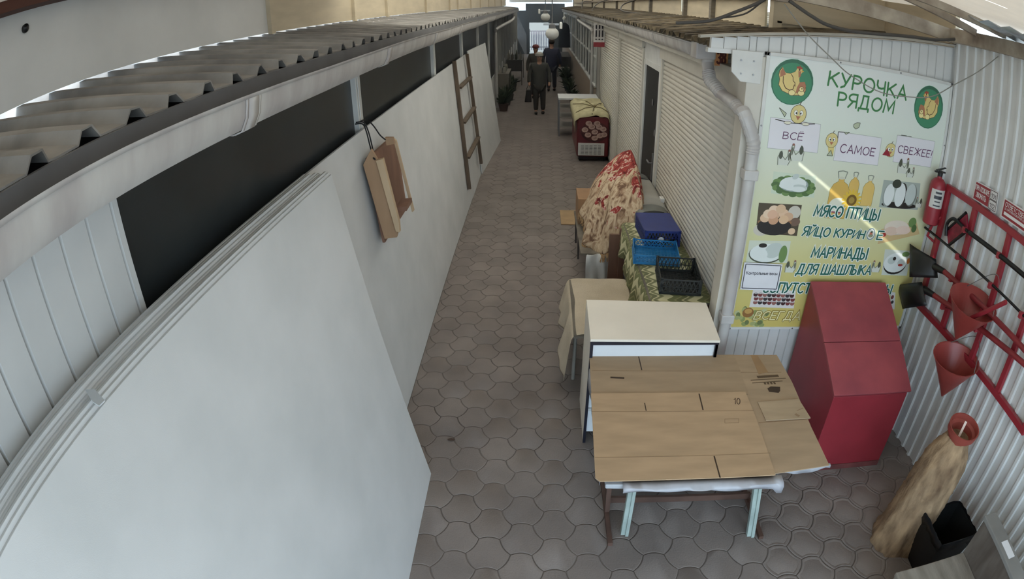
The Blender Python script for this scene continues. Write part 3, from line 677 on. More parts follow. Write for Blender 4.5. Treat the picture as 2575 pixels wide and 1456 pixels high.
a.line([(2.0067,3.62,2.2521),(2.0021,3.62,2.2972),(2.0504,3.62,2.2985)], 0.005, (80, 76, 70)); a.put('chick_drawing', 'yellow chick beside the middle placard'); a = Art(14)
p = (2.4572,3.62,2.2077); chick(a, p, 0.044, False, True); a.line([(2.5099,3.62,2.1857),(2.4948,3.62,2.3208),(2.6258,3.62,2.3235)], 0.005, (80, 76, 70)); a.put('chick_drawing', 'yellow chick with red scarf beside the last placard')
for q in ([(1.5455,3.62,2.4238),(1.6011,3.62,2.39),(1.5909,3.62,2.3659)], [(2.1154,3.62,2.3586),(2.1395,3.62,2.3734),(2.1662,3.62,2.3738),(2.1615,3.62,2.343),(2.1374,3.62,2.3275),(2.1164,3.62,2.3415)], [(2.0471,3.62,2.2982),(2.0925,3.62,2.3005),(2.0659,3.62,2.2845)], [(2.5297,3.62,2.3258),(2.5789,3.62,2.3265),(2.5597,3.62,2.3082)], [(1.9425,3.62,2.1273),(1.9674,3.62,2.1663),(1.9873,3.62,2.1275)]):
    a = Art(16); a.poly(q, (188, 196, 166)); a.line(q + [q[0]], 0.004, (80, 84, 70)); a.put('feather_drawing')
def photo(a, q, bg, blobs):                          # q = tl, tr, br, bl ; blobs (s, t, rs, rt, colour[, rot])
    if bg: a.poly(q, bg)
    Q = [q[3], q[2], q[1], q[0]]
    w = sqrt((q[1][0] - q[0][0]) ** 2 + (q[1][-1] - q[0][-1]) ** 2); h = sqrt((q[3][0] - q[0][0]) ** 2 + (q[3][-1] - q[0][-1]) ** 2)
    for b in blobs:
        p = bil(Q, b[0], b[1]); a.ell(p, b[2] * w, b[3] * h, b[4], b[5] if len(b) > 5 else 0)
G1, G2, WH, W2, SK, DK = (112, 142, 84), (84, 112, 66), (226, 232, 228), (196, 206, 200), (232, 190, 160), (44, 40, 36)
rb = random.Random(3)
a = Art()
photo(a, [(1.5662,3.62,1.9945),(1.8869,3.62,1.9761),(1.9018,3.62,1.823),(1.5708,3.62,1.84)], (206, 218, 196),
      [(.5 + .42 * cos(t), .42 + .36 * sin(t), .10, .14, G1 if i % 2 else G2) for i, t in enumerate([k * pi / 8 for k in range(16)])] + [(.5, .38, .40, .30, G2), (.5, .50, .34, .33, (150, 164, 160)), (.48, .54, .31, .32, WH), (.62, .36, .20, .18, W2), (.33, .42, .17, .14, WH), (.60, .32, .18, .12, WH), (.46, .68, .16, .12, WH), (.52, .88, .08, .12, W2, .5)])
a.put('chicken_picture', 'printed plucked chicken on green lettuce')
a = Art()
photo(a, [(1.4947,3.62,1.7696),(1.8184,3.62,1.766),(1.8251,3.62,1.5344),(1.5061,3.62,1.5471)], (84, 74, 56),
      [(.85, .75, .15, .22, (206, 200, 186)), (.12, .12, .18, .2, (206, 200, 186)), (.9, .45, .12, .14, (120, 96, 80)), (.42, .26, .40, .30, DK), (.42, .40, .40, .12, (150, 110, 76)), (.42, .37, .37, .10, DK)] +
      [(x, y, .115, .145, c) for x, y, c in ((.18, .52, (224, 190, 156)), (.40, .62, (214, 176, 144)), (.60, .70, (226, 192, 160)), (.72, .60, (210, 172, 140)), (.36, .80, (232, 204, 176)), (.52, .84, (220, 186, 152)), (.24, .66, (232, 206, 176)), (.38, .46, (206, 160, 126)), (.62, .50, (224, 188, 150)), (.34, .65, (222, 180, 150)))] + [(.85, .14, .085, .11, (226, 196, 160))])
a.put('egg_picture', 'printed dark basket of brown eggs')
a = Art()
def bottle(x0, x1, z0, z1, c, big):
    w = x1 - x0; xm = (x0 + x1) / 2; h = z1 - z0
    pr = [(x0, z0), (x1, z0), (x1, z0 + h * .60), (xm + w * .36, z0 + h * .72), (xm + w * .14, z0 + h * .78), (xm + w * .14, z0 + h * .84), (xm - w * .14, z0 + h * .84), (xm - w * .14, z0 + h * .78), (xm - w * .36, z0 + h * .72), (x0, z0 + h * .60)]
    a.poly([(px, 0, pz) for px, pz in pr], c); a.line([(px, 0, pz) for px, pz in pr + pr[:1]], 0.003, (150, 132, 70))
    cap = [(xm - w * .16, z0 + h * .84), (xm - w * .24, z0 + h * .98), (xm, z1), (xm + w * .24, z0 + h * .98), (xm + w * .16, z0 + h * .84)]
    a.line([(px, 0, pz) for px, pz in cap], 0.008, (150, 156, 140)); a.ell((xm, 0, z0 + h * .85), w * .16, h * .03, (210, 210, 190))
    if big: a.ell((xm + w * .04, 0, z0 + h * .28), w * .46, h * .16, (226, 226, 206)); a.line([(x0 + w * .1, 0, z0 + h * .14), (x1 - w * .1, 0, z0 + h * .12)], 0.01, (150, 70, 90))
for q_, c_, g_ in (([(2.1612,3.62,1.8129),(2.2432,3.62,1.8126),(2.1827,3.62,2.0263)], (222, 186, 104), False), ([(2.2818,3.62,1.7845),(2.3799,3.62,1.7746),(2.3073,3.62,2.0123)], (224, 192, 112), False), ([(2.0142,3.62,1.6791),(2.1713,3.62,1.6762),(2.0798,3.62,2.0284)], (216, 178, 92), True)):
    bottle(q_[0][0], q_[1][0], q_[0][-1], q_[2][-1], c_, g_)
sf = (2.2046,3.62,1.8199)
for k in range(16): a.ell((sf[0] + .055 * cos(k * pi / 8), 0, sf[-1] + .055 * sin(k * pi / 8)), .028, .010, (226, 190, 70), k * pi / 8)
a.ell(sf, .042, .042, (120, 92, 40)); a.ell(sf, .024, .024, (168, 142, 70)); a.put('oil_picture', 'printed sunflower oil bottles with a sunflower')
a = Art()
photo(a, [(2.4447,3.62,1.9871),(2.7897,3.62,1.989),(2.818,3.62,1.7814),(2.4495,3.62,1.7814)], (170, 180, 170), [(.5, .12, .48, .12, DK), (.18, .45, .14, .42, (150, 158, 152)), (.20, .48, .13, .40, WH), (.52, .5, .14, .46, (60, 60, 54)), (.48, .5, .14, .44, WH), (.78, .52, .15, .42, (120, 126, 118)), (.76, .55, .14, .40, W2), (.36, .9, .12, .16, (60, 66, 54))])
a.put('drumstick_picture', 'printed raw chicken legs')
a = Art()
q = [(2.5157,3.62,1.6137),(2.8316,3.62,1.6899),(2.8932,3.62,1.591),(2.514,3.62,1.4933)]; a.poly(q, (206, 180, 130))
photo(a, [(2.4951,3.62,1.6916),(2.8106,3.62,1.7189),(2.8772,3.62,1.5799),(2.5144,3.62,1.5337)], None, [(.45, .5, .38, .36, (206, 190, 170)), (.45, .54, .36, .34, (228, 216, 198)), (.30, .36, .20, .22, (222, 196, 176)), (.62, .36, .22, .22, (230, 206, 188)), (.90, .74, .12, .25, G1), (.92, .4, .08, .2, G2), (.12, .2, .06, .1, (170, 60, 50))])
a.put('fillet_picture', 'printed chicken fillet on a cutting board')
a = Art()
photo(a, [(1.4703,3.62,1.4913),(1.7859,3.62,1.4949),(1.7911,3.62,1.3236),(1.4703,3.62,1.3225)], (210, 216, 198), [(.45, .40, .42, .44, (70, 76, 60)), (.45, .44, .40, .42, WH), (.62, .56, .22, .34, W2, .5), (.30, .40, .20, .28, WH, -.4), (.34, .78, .10, .10, DK), (.86, .40, .10, .40, G1)])
a.put('carcass_picture', 'printed chicken halves on a plate')
a = Art()
photo(a, [(2.5946,3.62,1.4554),(2.8564,3.62,1.449),(2.8728,3.62,1.2392),(2.6219,3.62,1.242)], (206, 212, 200), [(.46, .44, .42, .40, DK), (.46, .50, .42, .38, WH), (.30, .58, .14, .14, W2), (.68, .52, .14, .14, W2), (.40, .66, .06, .07, DK), (.66, .42, .09, .05, (170, 60, 50)), (.80, .86, .14, .10, G1), (.95, .6, .06, .12, (214, 130, 60))])
a.put('marinade_picture', 'printed tray of marinated poultry')
a = Art()
q = [(1.5667,3.62,1.1078),(1.9107,3.62,1.0986),(1.9261,3.62,0.9495),(1.5626,3.62,0.9613)]
photo(a, q, (222, 218, 214), [(.08 + .105 * i + (.03 if r_ else 0), .72 - .22 * r_, .052, .12, [(70, 44, 44), (120, 60, 58), (150, 100, 92), (60, 56, 58)][(i + r_) % 4]) for r_ in range(3) for i in range(9)] + [(.08 + .105 * i + (.03 if r_ else 0), .80 - .22 * r_, .04, .03, (206, 202, 200)) for r_ in range(3) for i in range(9)])
a.put('jar_picture', 'printed rows of small jars'); a = Art()
q = [(2.7586,3.62,1.0974),(2.8067,3.62,1.0922),(2.8488,3.62,0.9402),(2.8003,3.62,0.9518)]; photo(a, q, (222, 218, 214), [(.4, .7, .3, .12, (120, 60, 58)), (.4, .4, .3, .1, (60, 56, 58))])
a.put('jar_picture', 'printed jars at the right edge of the banner')
a = Art()
for i in range(26):
    p = lerp((1.4708,3.62,0.821), (1.7238,3.62,0.7985), rb.random()); a.ell((p[0], 0, p[-1] + rb.random() ** 2 * .13), .022, .017, [(146, 156, 96), (170, 174, 116), (192, 196, 150), (112, 124, 80)][i % 4], rb.random() * 3)
p = (1.5617,3.62,0.9132); a.ell(p, .045, .042, (150, 106, 60)); a.ell((p[0], 0, p[-1] + .012), .03, .022, (196, 156, 90)); a.put('cabbage_picture', 'printed green leaves in the bottom corner')
for u, s_, fl in (((1.6315,3.62,2.0908), .055, 1), ((1.7126,3.62,2.1294), .06, -1), ((2.6002,3.62,2.103), .06, 1), ((2.677,3.62,2.0609), .04, 1), ((1.8272,3.62,1.2943), .05, 1), ((2.5489,3.62,1.3091), .05, -1), ((2.8084,3.62,1.8384), .04, -1)):
    a = Art(48); g = lambda x, z: (u[0] + fl * x * s_, 0, u[-1] + z * s_)
    a.poly([g(*t) for t in ((-.8, -.9), (-.9, .1), (-.5, .9), (-.3, .2), (.1, -.2), (.4, .3), (.35, .9), (.6, 1.0), (.7, .5), (.75, -.3), (.5, -.9))], (214, 218, 206))
    a.line([g(*t) for t in ((-.8, -.9), (-.9, .1), (-.5, .9), (-.3, .2), (.1, -.2), (.4, .3), (.35, .9), (.6, 1.0), (.7, .5), (.75, -.3), (.5, -.9))], .005, (128, 132, 116))
    a.ell(g(-.55, .35), .25 * s_, .5 * s_, (84, 88, 74)); a.ell(g(.55, .2), .12 * s_, .5 * s_, (110, 114, 98)); a.ell(g(.5, .95), .14 * s_, .14 * s_, (150, 96, 84)); a.put('hen_sketch', 'small grey hen sketch')
TE, HL = (34, 98, 84), (236, 240, 234)
a = Art(62); a.txt('МЯСО ПТИЦЫ', [(1.9221,3.62,1.7705),(2.4565,3.62,1.7625),(2.4635,3.62,1.6822),(1.9228,3.62,1.6942)], TE, HL, 0.165, 0.15); a.put('lettering', 'teal lettering with white outlines')
a = Art(62); a.txt('ЯЙЦО КУРИН', [(1.8628,3.62,1.6109),(2.3701,3.62,1.5935),(2.3721,3.62,1.5343),(1.863,3.62,1.5423)], TE, HL, 0.18, 0.15); a.put('lettering', 'teal lettering with white outlines')
a = Art(62); a.txt('Е', [(2.4857,3.62,1.5975),(2.5351,3.62,1.5976),(2.5424,3.62,1.5328),(2.4929,3.62,1.5329)], TE, HL, 0.165, 0.15); a.put('lettering', 'teal lettering with white outlines')
a = Art(62); o_ = (2.4313,3.62,1.5723); a.ell(o_, .040, .050, HL); a.ell(o_, .037, .047, (96, 120, 122)); a.ell(o_, .031, .040, (232, 234, 226)); a.ell((o_[0], 0, o_[-1] - .012), .022, .014, (150, 150, 120)); a.ell((o_[0], 0, o_[-1] + .006), .014, .012, (196, 120, 96)); a.ell((o_[0] + .004, 0, o_[-1] + .016), .010, .007, (70, 80, 60)); a.put('ring_emblem', 'round emblem standing for a letter')
a = Art(62); a.txt('МАРИНАДЫ', [(1.9668,3.62,1.4512),(2.4285,3.62,1.456),(2.4394,3.62,1.3707),(1.9711,3.62,1.3772)], TE, HL, 0.165, 0.15); a.put('lettering', 'teal lettering with white outlines')
a = Art(62); a.txt('ДЛЯ ШАШЛЫКА', [(1.8806,3.62,1.3174),(2.5038,3.62,1.3165),(2.5126,3.62,1.2453),(1.8793,3.62,1.2397)], TE, HL, 0.165, 0.15); a.put('lettering', 'teal lettering with white outlines')
a = Art(62); a.txt('СОПУТСТВУЮЩИЕ ТОВАРЫ', [(1.6396,3.62,1.165),(2.7479,3.62,1.1577),(2.7553,3.62,1.0808),(1.6421,3.62,1.0857)], TE, HL, 0.165, 0.15); a.put('lettering', 'teal lettering with white outlines')

a = Art(62); a.txt('ВСЕГДА', [(1.6198,3.62,0.924),(1.9889,3.62,0.9246),(1.9938,3.62,0.8509),(1.6144,3.62,0.8591)], (232, 226, 170), (150, 128, 66), 0.12, 0.2); a.put('slogan_lettering', 'pale yellow slogan word')
# paper notice pinned over the banner
pn = thing('paper_notice', 'white paper notice with thin dark border pinned low on the banner', 'notice', (1.55, 3.615, 1.1))
q = [(1.4552,3.612,1.3289),(1.7513,3.612,1.3187),(1.7557,3.612,1.1035),(1.4587,3.612,1.113)]; MB().prism([(p[0], 3.612, p[2]) for p in q], (0, 0.002, 0)).build('sheet', col((228, 228, 232), 0.7), pn)
bq = [(1.4685,3.611,1.3159),(1.7414,3.611,1.3071),(1.7422,3.611,1.1184),(1.4707,3.611,1.1259)]; lm = MB()
for p0, p1 in zip(bq, bq[1:] + bq[:1]): lm.bar((p0[0], 3.611, p0[2]), (p1[0], 3.611, p1[2]), 0.006, 0.001, up=(0, 1, 0))
t = [(1.4854,3.611,1.2351),(1.7244,3.611,1.2346),(1.7199,3.611,1.2567),(1.4839,3.611,1.2599)]; text(lm, 'Контрольные весы', [(p[0], 3.6105, p[2]) for p in t], 0, 0.14)
lm.build('lettering', col((70, 70, 80), 0.7), pn)

# ------------------------------------------------------------------ fire board on the corrugated wall
RED = MATS['red_bright']
fs = thing('fire_board', 'red metal frame of the fire board on the corrugated wall', 'rack', (2.95, 2.7, 1.05))
YS = (3.455, 3.10, 2.675, 2.295, 1.90)
for z, n in ((2.03, 'top_rail'), (1.075, 'bottom_rail')): MB().box(2.93, 2.965, 1.88, 3.475, z - 0.022, z + 0.022).build(n, RED, fs, bevel=0.002)
for yv in YS: MB().box(2.932, 2.963, yv - 0.022, yv + 0.022, 1.097, 2.008).build('upright', RED, fs, bevel=0.002)
for yv, z in ((3.10, 1.66), (2.675, 1.66), (3.10, 1.86), (2.675, 1.87), (2.295, 1.66), (3.10, 1.49), (2.675, 1.49), (3.10, 1.27), (2.675, 1.34)):
    MB().box(2.895, 2.935, yv - 0.012, yv + 0.012, z - 0.03, z - 0.018).box(2.868, 2.90, yv - 0.012, yv + 0.012, z - 0.03, z + 0.01).build('hook', RED, fs)
MB().tube([(2.94, 3.46, 1.80), (2.90, 3.50, 1.74), (2.90, 3.53, 1.62), (2.93, 3.47, 1.60)], 0.012, 8).build('bracket', RED, fs)
# extinguisher
ex = thing('fire_extinguisher', 'red fire extinguisher with paper label hanging in the wall corner', 'extinguisher', (2.885, 3.52, 1.74))
MB().lathe([(0.05, 0), (0.064, 0.01), (0.066, 0.03), (0.066, 0.29), (0.058, 0.325), (0.036, 0.35), (0.02, 0.355), (0.02, 0.37)], (2.885, 3.52, 1.72), 24).build('cylinder', RED, ex, smooth=40)
MB().lathe([(0.02, 0), (0.022, 0.03), (0.014, 0.045)], (2.885, 3.52, 2.085), 12).box(2.83, 2.93, 3.51, 3.53, 2.115, 2.125).bar((2.84, 3.52, 2.13), (2.93, 3.52, 2.155), 0.018, 0.006).build('valve', MATS['black_plastic'], ex, smooth=30)
lb = MB(); P = [[(2.885 + 0.0668 * cos(t), 3.52 + 0.0668 * sin(t), z) for t in [(-2.9 + 1.9 * i / 12) for i in range(13)]] for z in (1.86, 1.90, 2.0)]
lab_ = lb.grid(P).build('label', col((206, 204, 198), 0.5), ex, smooth=60)
lt = MB()
for z0, z1, w in ((1.97, 1.985, .8), (1.93, 1.955, 1.0), (1.905, 1.915, .7), (1.875, 1.885, .9)):
    lt.grid([[(2.885 + 0.0672 * cos(t), 3.52 + 0.0672 * sin(t), z) for t in [(-1.95 - w / 2 + w * i / 8) for i in range(9)]] for z in (z0, z1)])
lt.build('label_print', col((60, 60, 66), 0.5), lab_)
MB().box(2.945, 2.985, 3.50, 3.54, 1.85, 2.0).build('wall_bracket', RED, ex)
# warning plates
def plate_sign(name, label, q):
    r = thing(name, label, 'sign', q[3], None); c = MB(); c.prism(q, (0.004, 0, 0)); c.build('plate', col((226, 222, 220), 0.45), r); return r
XP = 2.962
q = [(XP, 3.17, 2.185), (XP, 2.895, 2.20), (XP, 2.885, 2.062), (XP, 3.172, 2.056)]
s1 = plate_sign('fire_call_sign', 'red and white emergency call sign left of the other red sign', q)
B4 = [q[3], q[2], q[1], q[0]]
def sub(B, s0, s1_, t0, t1, dx): return [tuple(v - (dx if i == 0 else 0) for i, v in enumerate(bil(B, s, t))) for s, t in ((s0, t0), (s1_, t0), (s1_, t1), (s0, t1))]
m = MB(); m.add(sub(B4, .03, .66, .05, .95, .001), [(0, 1, 2, 3)]); rf1 = m.build('red_field', MATS['red_bright'], s1, label='red field')
m = MB(); text(m, 'ПРИ ПОЖАРЕ', sub(B4, .06, .63, .58, .82, .002), 0, .14); text(m, 'ЗВОНИТЬ', sub(B4, .12, .54, .22, .46, .002), 0, .14); m.build('lettering', col((230, 226, 224), 0.5), rf1, label='white lettering')
m = MB()
for t0, t1, nm in ((.52, .95, '101'), (.05, .48, '112')):
    B = sub(B4, .68, .97, t0, t1, .001)
    for p0, p1 in zip(B, B[1:] + B[:1]): m.bar(p0, p1, 0.004, 0.001, up=(1, 0, 0))
    text(m, nm, sub(B4, .73, .92, t0 + .08, t0 + .28, .002), 0, .15)
m.build('phone_numbers', col((60, 40, 44), 0.5), s1, label='dark phone numbers in boxes')
q = [(XP, 2.826, 2.196), (XP, 2.46, 2.205), (XP, 2.46, 2.075), (XP, 2.828, 2.066)]
s2 = plate_sign('responsible_person_sign', 'red sign with white border and blank line by the picture edge', q)
B4 = [q[3], q[2], q[1], q[0]]
m = MB(); m.add(sub(B4, .03, .97, .07, .93, .001), [(0, 1, 2, 3)]); rf2 = m.build('red_field', MATS['red_bright'], s2, label='red field')
m = MB(); text(m, 'ОТВЕТСТВЕННЫЙ', sub(B4, .08, .92, .62, .84, .002), 0, .14); text(m, 'ЗА ПРОТИВОПОЖАРНОЕ СОСТОЯНИЕ', sub(B4, .08, .92, .46, .56, .002), 0, .14); m.add(sub(B4, .08, .92, .20, .36, .002), [(0, 1, 2, 3)]); m.build('lettering', col((230, 226, 224), 0.5), rf2, label='white lettering')
# hook rod, crow bar, wedge pouch
tag(MB().tube([(2.895, 3.58, 1.665), (2.895, 3.0, 1.66), (2.895, 1.95, 1.655)], 0.010, 8).build('hook_rod', MATS['black'], smooth=60), 'thin black iron rod lying across the fire board', 'rod')
cb = MB(); cb.tube([(2.888, 3.04, 1.855), (2.888, 2.5, 1.866), (2.888, 2.0, 1.876)], 0.017, 10); cb.tube(dense([(2.888, 3.06, 1.853), (2.888, 3.2, 1.868), (2.888, 3.27, 1.86), (2.888, 3.315, 1.80), (2.888, 3.295, 1.72)], 5), 0.013, 8)
tag(cb.build('crowbar', MATS['black'], smooth=50), 'thick black crowbar with curved end on the fire board', 'crowbar')
wd = thing('wedge_pouch', 'red wedge-shaped pouch with black edging hanging behind the crowbar', 'pouch', (2.92, 3.2, 1.66))
wp = [(2.925, 3.15, 1.955), (2.925, 3.09, 1.85), (2.925, 3.262, 1.66), (2.925, 3.325, 1.75)]
MB().prism(wp, (-0.02, 0, 0)).build('panel', M('pouch_red', (136, 26, 50), 0.5, var=0.3, scale=20), wd, bevel=0.004)
e = MB()
for p0, p1 in ((wp[0], wp[3]), (wp[1], wp[2])): e.tube([(2.908, p0[1], p0[2]), (2.908, p1[1], p1[2])], 0.012, 8)
e.build('edging', MATS['black'], wd, smooth=50)
# shovels
def shovel(label, tip_pts, s0, s1, sock):
    r = thing('shovel', label, 'shovel', s0, None)
    b = MB(); n = 6; P = []
    for i in range(n + 1):
        a_, c_ = lerp(tip_pts[0], tip_pts[3], i / n), lerp(tip_pts[1], tip_pts[2], i / n)
        P.append([tuple(v + (-0.035 * (1 - (2 * j / 6 - 1) ** 2) * (0.4 + 0.6 * sin(pi * i / n)) if k == 0 else 0) for k, v in enumerate(lerp(a_, c_, j / 6))) for j in range(7)])
    bl_ = b.grid(P).build('blade', MATS['black_plastic'], r, smooth=50, solid=0.004)
    MB().tube([sock, s0], [0.03, 0.022], 10).build('socket', MATS['black_plastic'], bl_, smooth=50)
    MB().tube([s0, s1], 0.020, 10).build('handle', M('red_handle', (140, 46, 50), 0.5, var=0.15), r, smooth=50, label='red wooden handle')
    return r
shovel('black-bladed shovel with red handle, upper of the two on the fire board', [(2.80, 3.60, 1.52), (2.88, 3.33, 1.52), (2.90, 3.27, 1.40), (2.74, 3.42, 1.33)], (2.885, 3.20, 1.485), (2.885, 1.95, 1.50), (2.885, 3.33, 1.46))
shovel('black square-bladed shovel with red handle, lower of the two on the fire board', [(2.84,3.673,1.133),(2.84,3.3769,1.3128),(2.84,3.2388,1.1925),(2.84,3.5115,1.009)], (2.885, 3.24, 1.275), (2.885, 1.9, 1.455), (2.865, 3.36, 1.262))
# cone buckets
def cone_bucket(label, c, tip, r, bail):
    root = thing('cone_bucket', label, 'bucket', tip, 'cone buckets of the fire board')
    c, tip = Vector(c), Vector(tip); ax = (c - tip); h = ax.length
    MB().lathe([(0.006, 0), (r, h), (r + 0.004, h), (r - 0.006, h - 0.002), (0.004, 0.012)], tuple(tip), 28, ax=tuple(ax), cap=False).build('cone', M('bucket_red', (150, 64, 58), 0.4, var=0.08), root, smooth=50)
    MB().tube(dense([(c.x + 0.04, c.y + r, c.z), (bail[0], bail[1] + .05, bail[2]), (bail[0], bail[1] - .05, bail[2]), (c.x + .04, c.y - r, c.z)], 6), 0.003, 6).build('bail', MATS['steel'], root, smooth=60)
cone_bucket('red cone bucket, upper of the two, with a red stick in it', (2.79, 2.695, 1.52), (2.80, 2.765, 1.20), 0.19, (2.92, 2.68, 1.70))
cone_bucket('red empty cone bucket, lower of the two, against the corrugated wall', (2.79, 2.67, 1.11), (2.82, 2.70, 0.775), 0.185, (2.93, 2.68, 1.24))
tag(MB().tube([(2.77, 2.68, 1.40), (2.80, 2.40, 1.68)], 0.016, 10).build('stick', MATS['red_bright'], smooth=50), 'bright red stick standing in the upper cone bucket', 'stick')

# ------------------------------------------------------------------ red sand box
rb_ = thing('sand_box', 'tall red wooden box with sloping lid below the poultry banner', 'box', (2.31, 3.2, 0))
RP = MATS['red_paint']
MB().prism([(2.0, 2.87, 0.05), (2.0, 2.87, 0.69), (2.0, 3.56, 1.16), (2.0, 3.60, 1.16), (2.0, 3.60, 0.05)], (0.625, 0, 0)).build('body', RP, rb_, bevel=0.004)
lid = MB(); hinge = lambda t: (2.86 + t * 0.72, 0.705 + t * 0.485)
for a, b in ((0.0, 0.445), (0.45, 1.0)):
    (y0, z0), (y1, z1) = hinge(a), hinge(b)
    lid.prism([(1.985, y0, z0), (2.64, y0, z0), (2.64, y1, z1), (1.985, y1, z1)], (0, -0.011, 0.018))
lid.build('lid', M('red_lid', (158, 72, 76), 0.55, var=0.1, scale=4, tint=(134, 60, 68)), rb_, bevel=0.003)
MB().box(2.0, 2.625, 2.868, 3.60, 0.0, 0.05).build('plinth', M('red_dusty', (120, 64, 62), 0.8, var=0.2), rb_)

# ------------------------------------------------------------------ log stump with flower pot
RS = random.Random(5)
st = thing('log_stump', 'weathered grey-brown log standing on end by the corrugated wall', 'log', (2.46, 2.14, 0))
prof = [(0.20, 0.0), (0.20, 0.04), (0.185, 0.12), (0.178, 0.3), (0.172, 0.45), (0.168, 0.6), (0.158, 0.72), (0.135, 0.80), (0.105, 0.86), (0.085, 0.90)]
n = 40; mb = MB(); P = []
ph = [RS.uniform(0, 6.28) for _ in range(8)]
for i in range(46):
    z = 0.90 * i / 45; k = z / 0.90; j = 0
    while j < len(prof) - 2 and prof[j + 1][1] < z: j += 1
    t = (z - prof[j][1]) / (prof[j + 1][1] - prof[j][1]); r0 = prof[j][0] + (prof[j + 1][0] - prof[j][0]) * t
    row = []
    for q in range(n):
        a_ = 2 * pi * q / n
        f_ = 1 + 0.05 * sin(3 * a_ + ph[0] + 2 * k) + 0.035 * sin(7 * a_ + ph[1] - 3 * k) + 0.025 * sin(15 * a_ + ph[2] + 5 * sin(4 * k)) + RS.uniform(-.03, .03)
        row.append((2.46 + 0.10 * k + r0 * f_ * cos(a_), 2.14 + 0.01 * k + r0 * f_ * sin(a_), z))
    P.append(row)
mb.grid(P, closed=True); mb.add(P[-1], [tuple(range(n))])
mb.build('trunk', M('log_wood', (158, 132, 102), 0.9, var=0.3, scale=13, tint=(92, 70, 50), stretch=(1, 1, .3), bump=1.0, bscale=30), st, smooth=70)
pot = thing('flower_pot', 'empty red-brown plastic flower pot on top of the log', 'pot', (2.565, 2.15, 0.90))
PM = M('pot_plastic', (148, 70, 60), 0.45, var=0.06)
pot_ = MB().lathe([(0.075, 0.0), (0.092, 0.085), (0.112, 0.09), (0.116, 0.135), (0.108, 0.135), (0.104, 0.095), (0.084, 0.085), (0.07, 0.012), (0.002, 0.012)], (2.565, 2.15, 0.855), 32, ax=(-0.05, -0.16, 1), cap=False).build('pot', PM, pot, smooth=35)
rg = MB()
for k in range(3): rg.lathe([(0.03 + .018 * k, 0.014), (0.034 + .018 * k, 0.018), (0.038 + .018 * k, 0.014)], (2.565, 2.15, 0.858), 24, ax=(-.05, -.16, 1), cap=False)
rg.build('base_rings', PM, pot_)
tag(MB().bar((2.545, 2.13, 0.875), (2.585, 2.16, 1.0), 0.016, 0.012).build('stick', M('stick_pale', (222, 200, 186), 0.6)), 'pale pinkish stick inside the flower pot', 'stick')
tag(MB().ball((2.70, 2.14, 0.60), .028, .028, .05, 10, 8).ball((2.70, 2.13, 0.66), .02, .02, .03, 8, 6).build('bottle', M('clear_plastic', (190, 196, 198), 0.15, var=0.1), smooth=60), 'crumpled clear plastic bottle wedged behind the log', 'bottle')

# ------------------------------------------------------------------ black bin
bn = thing('waste_bin', 'black square waste bin lined with a black bag beside the log', 'bin', (2.62, 1.86, 0))
T0, T1 = [(2.435, 1.69), (2.795, 1.69), (2.785, 2.015), (2.445, 2.015)], [(2.49, 1.74), (2.74, 1.74), (2.74, 1.96), (2.49, 1.96)]
mb = MB(); mb.grid([[(x_, y_, 0.0) for x_, y_ in T1], [(x_, y_, 0.41) for x_, y_ in T0], [(x_ * .95 + 2.615 * .05, y_ * .95 + 1.855 * .05, 0.412) for x_, y_ in T0], [(x_ * .92 + 2.615 * .08, y_ * .92 + 1.855 * .08, 0.03) for x_, y_ in T1]], closed=True)
mb.add([(x_, y_, 0.03) for x_, y_ in T1] + [(x_, y_, 0.0) for x_, y_ in T1], [(0, 1, 2, 3), (7, 6, 5, 4)])
mb.build('body', MATS['black_plastic'], bn)
mb = MB(); P = [[], [], [], []]
for i in range(40):
    e_ = i / 10; k = int(e_); t = e_ - k; p = lerp(T0[k], T0[(k + 1) % 4], t); w1, w2 = RS.uniform(-.006, .006), RS.uniform(0, .05)
    cx, cy = 2.615, 1.855
    for r_, (s_, z_) in enumerate(((1.035, 0.33 + w2), (1.03, 0.41), (1.0, 0.422 + w1), (0.95, 0.36))):
        P[r_].append((cx + (p[0] - cx) * s_ + w1 * .5, cy + (p[1] - cy) * s_ + w1 * .5, z_))
mb.grid(P, closed=True).build('bag', M('bag_black', (18, 18, 20), 0.28, var=0.2), bn, smooth=60, solid=0.0015)

# ------------------------------------------------------------------ bench in the corner
be = thing('bench', 'grey weathered wooden bench with backrest in the bottom right corner', 'bench', (2.3, 1.2, 0))
BW = M('bench_wood', (140, 134, 124), 0.85, var=0.16, scale=4, tint=(110, 102, 92), stretch=(3, .6, 1), bump=0.25, bscale=40)
MB().box(1.99, 2.56, 0.0, 1.565, 0.42, 0.455).build('seat', BW, be, bevel=0.008)
MB().box(2.56, 2.585, 0.0, 1.57, 0.38, 0.74).build('back_panel', M('bench_dark', (104, 96, 88), 0.8, var=0.25, scale=5, tint=(76, 66, 58), stretch=(1, 2, .5)), be)
MB().box(2.545, 2.66, 0.0, 1.58, 0.735, 0.765).build('top_rail', M('bench_grey', (128, 126, 122), 0.7, var=0.08), be, bevel=0.004)
MB().box(1.995, 2.02, 0.0, 1.555, 0.0, 0.42).box(2.02, 2.56, 1.535, 1.56, 0.0, 0.42).build('side_panel', BW, be)
for x_, y_ in ((2.02, 1.50), (2.54, 1.50)): MB().box(x_ - .025, x_ + .025, y_ - .025, y_ + .025, 0, 0.42).build('leg', BW, be)
tag(MB().box(2.575, 2.635, 1.20, 1.34, 0.765, 0.767).build('paper_label', col((222, 222, 224), 0.5)), 'small white paper label stuck on the bench top rail', 'label')

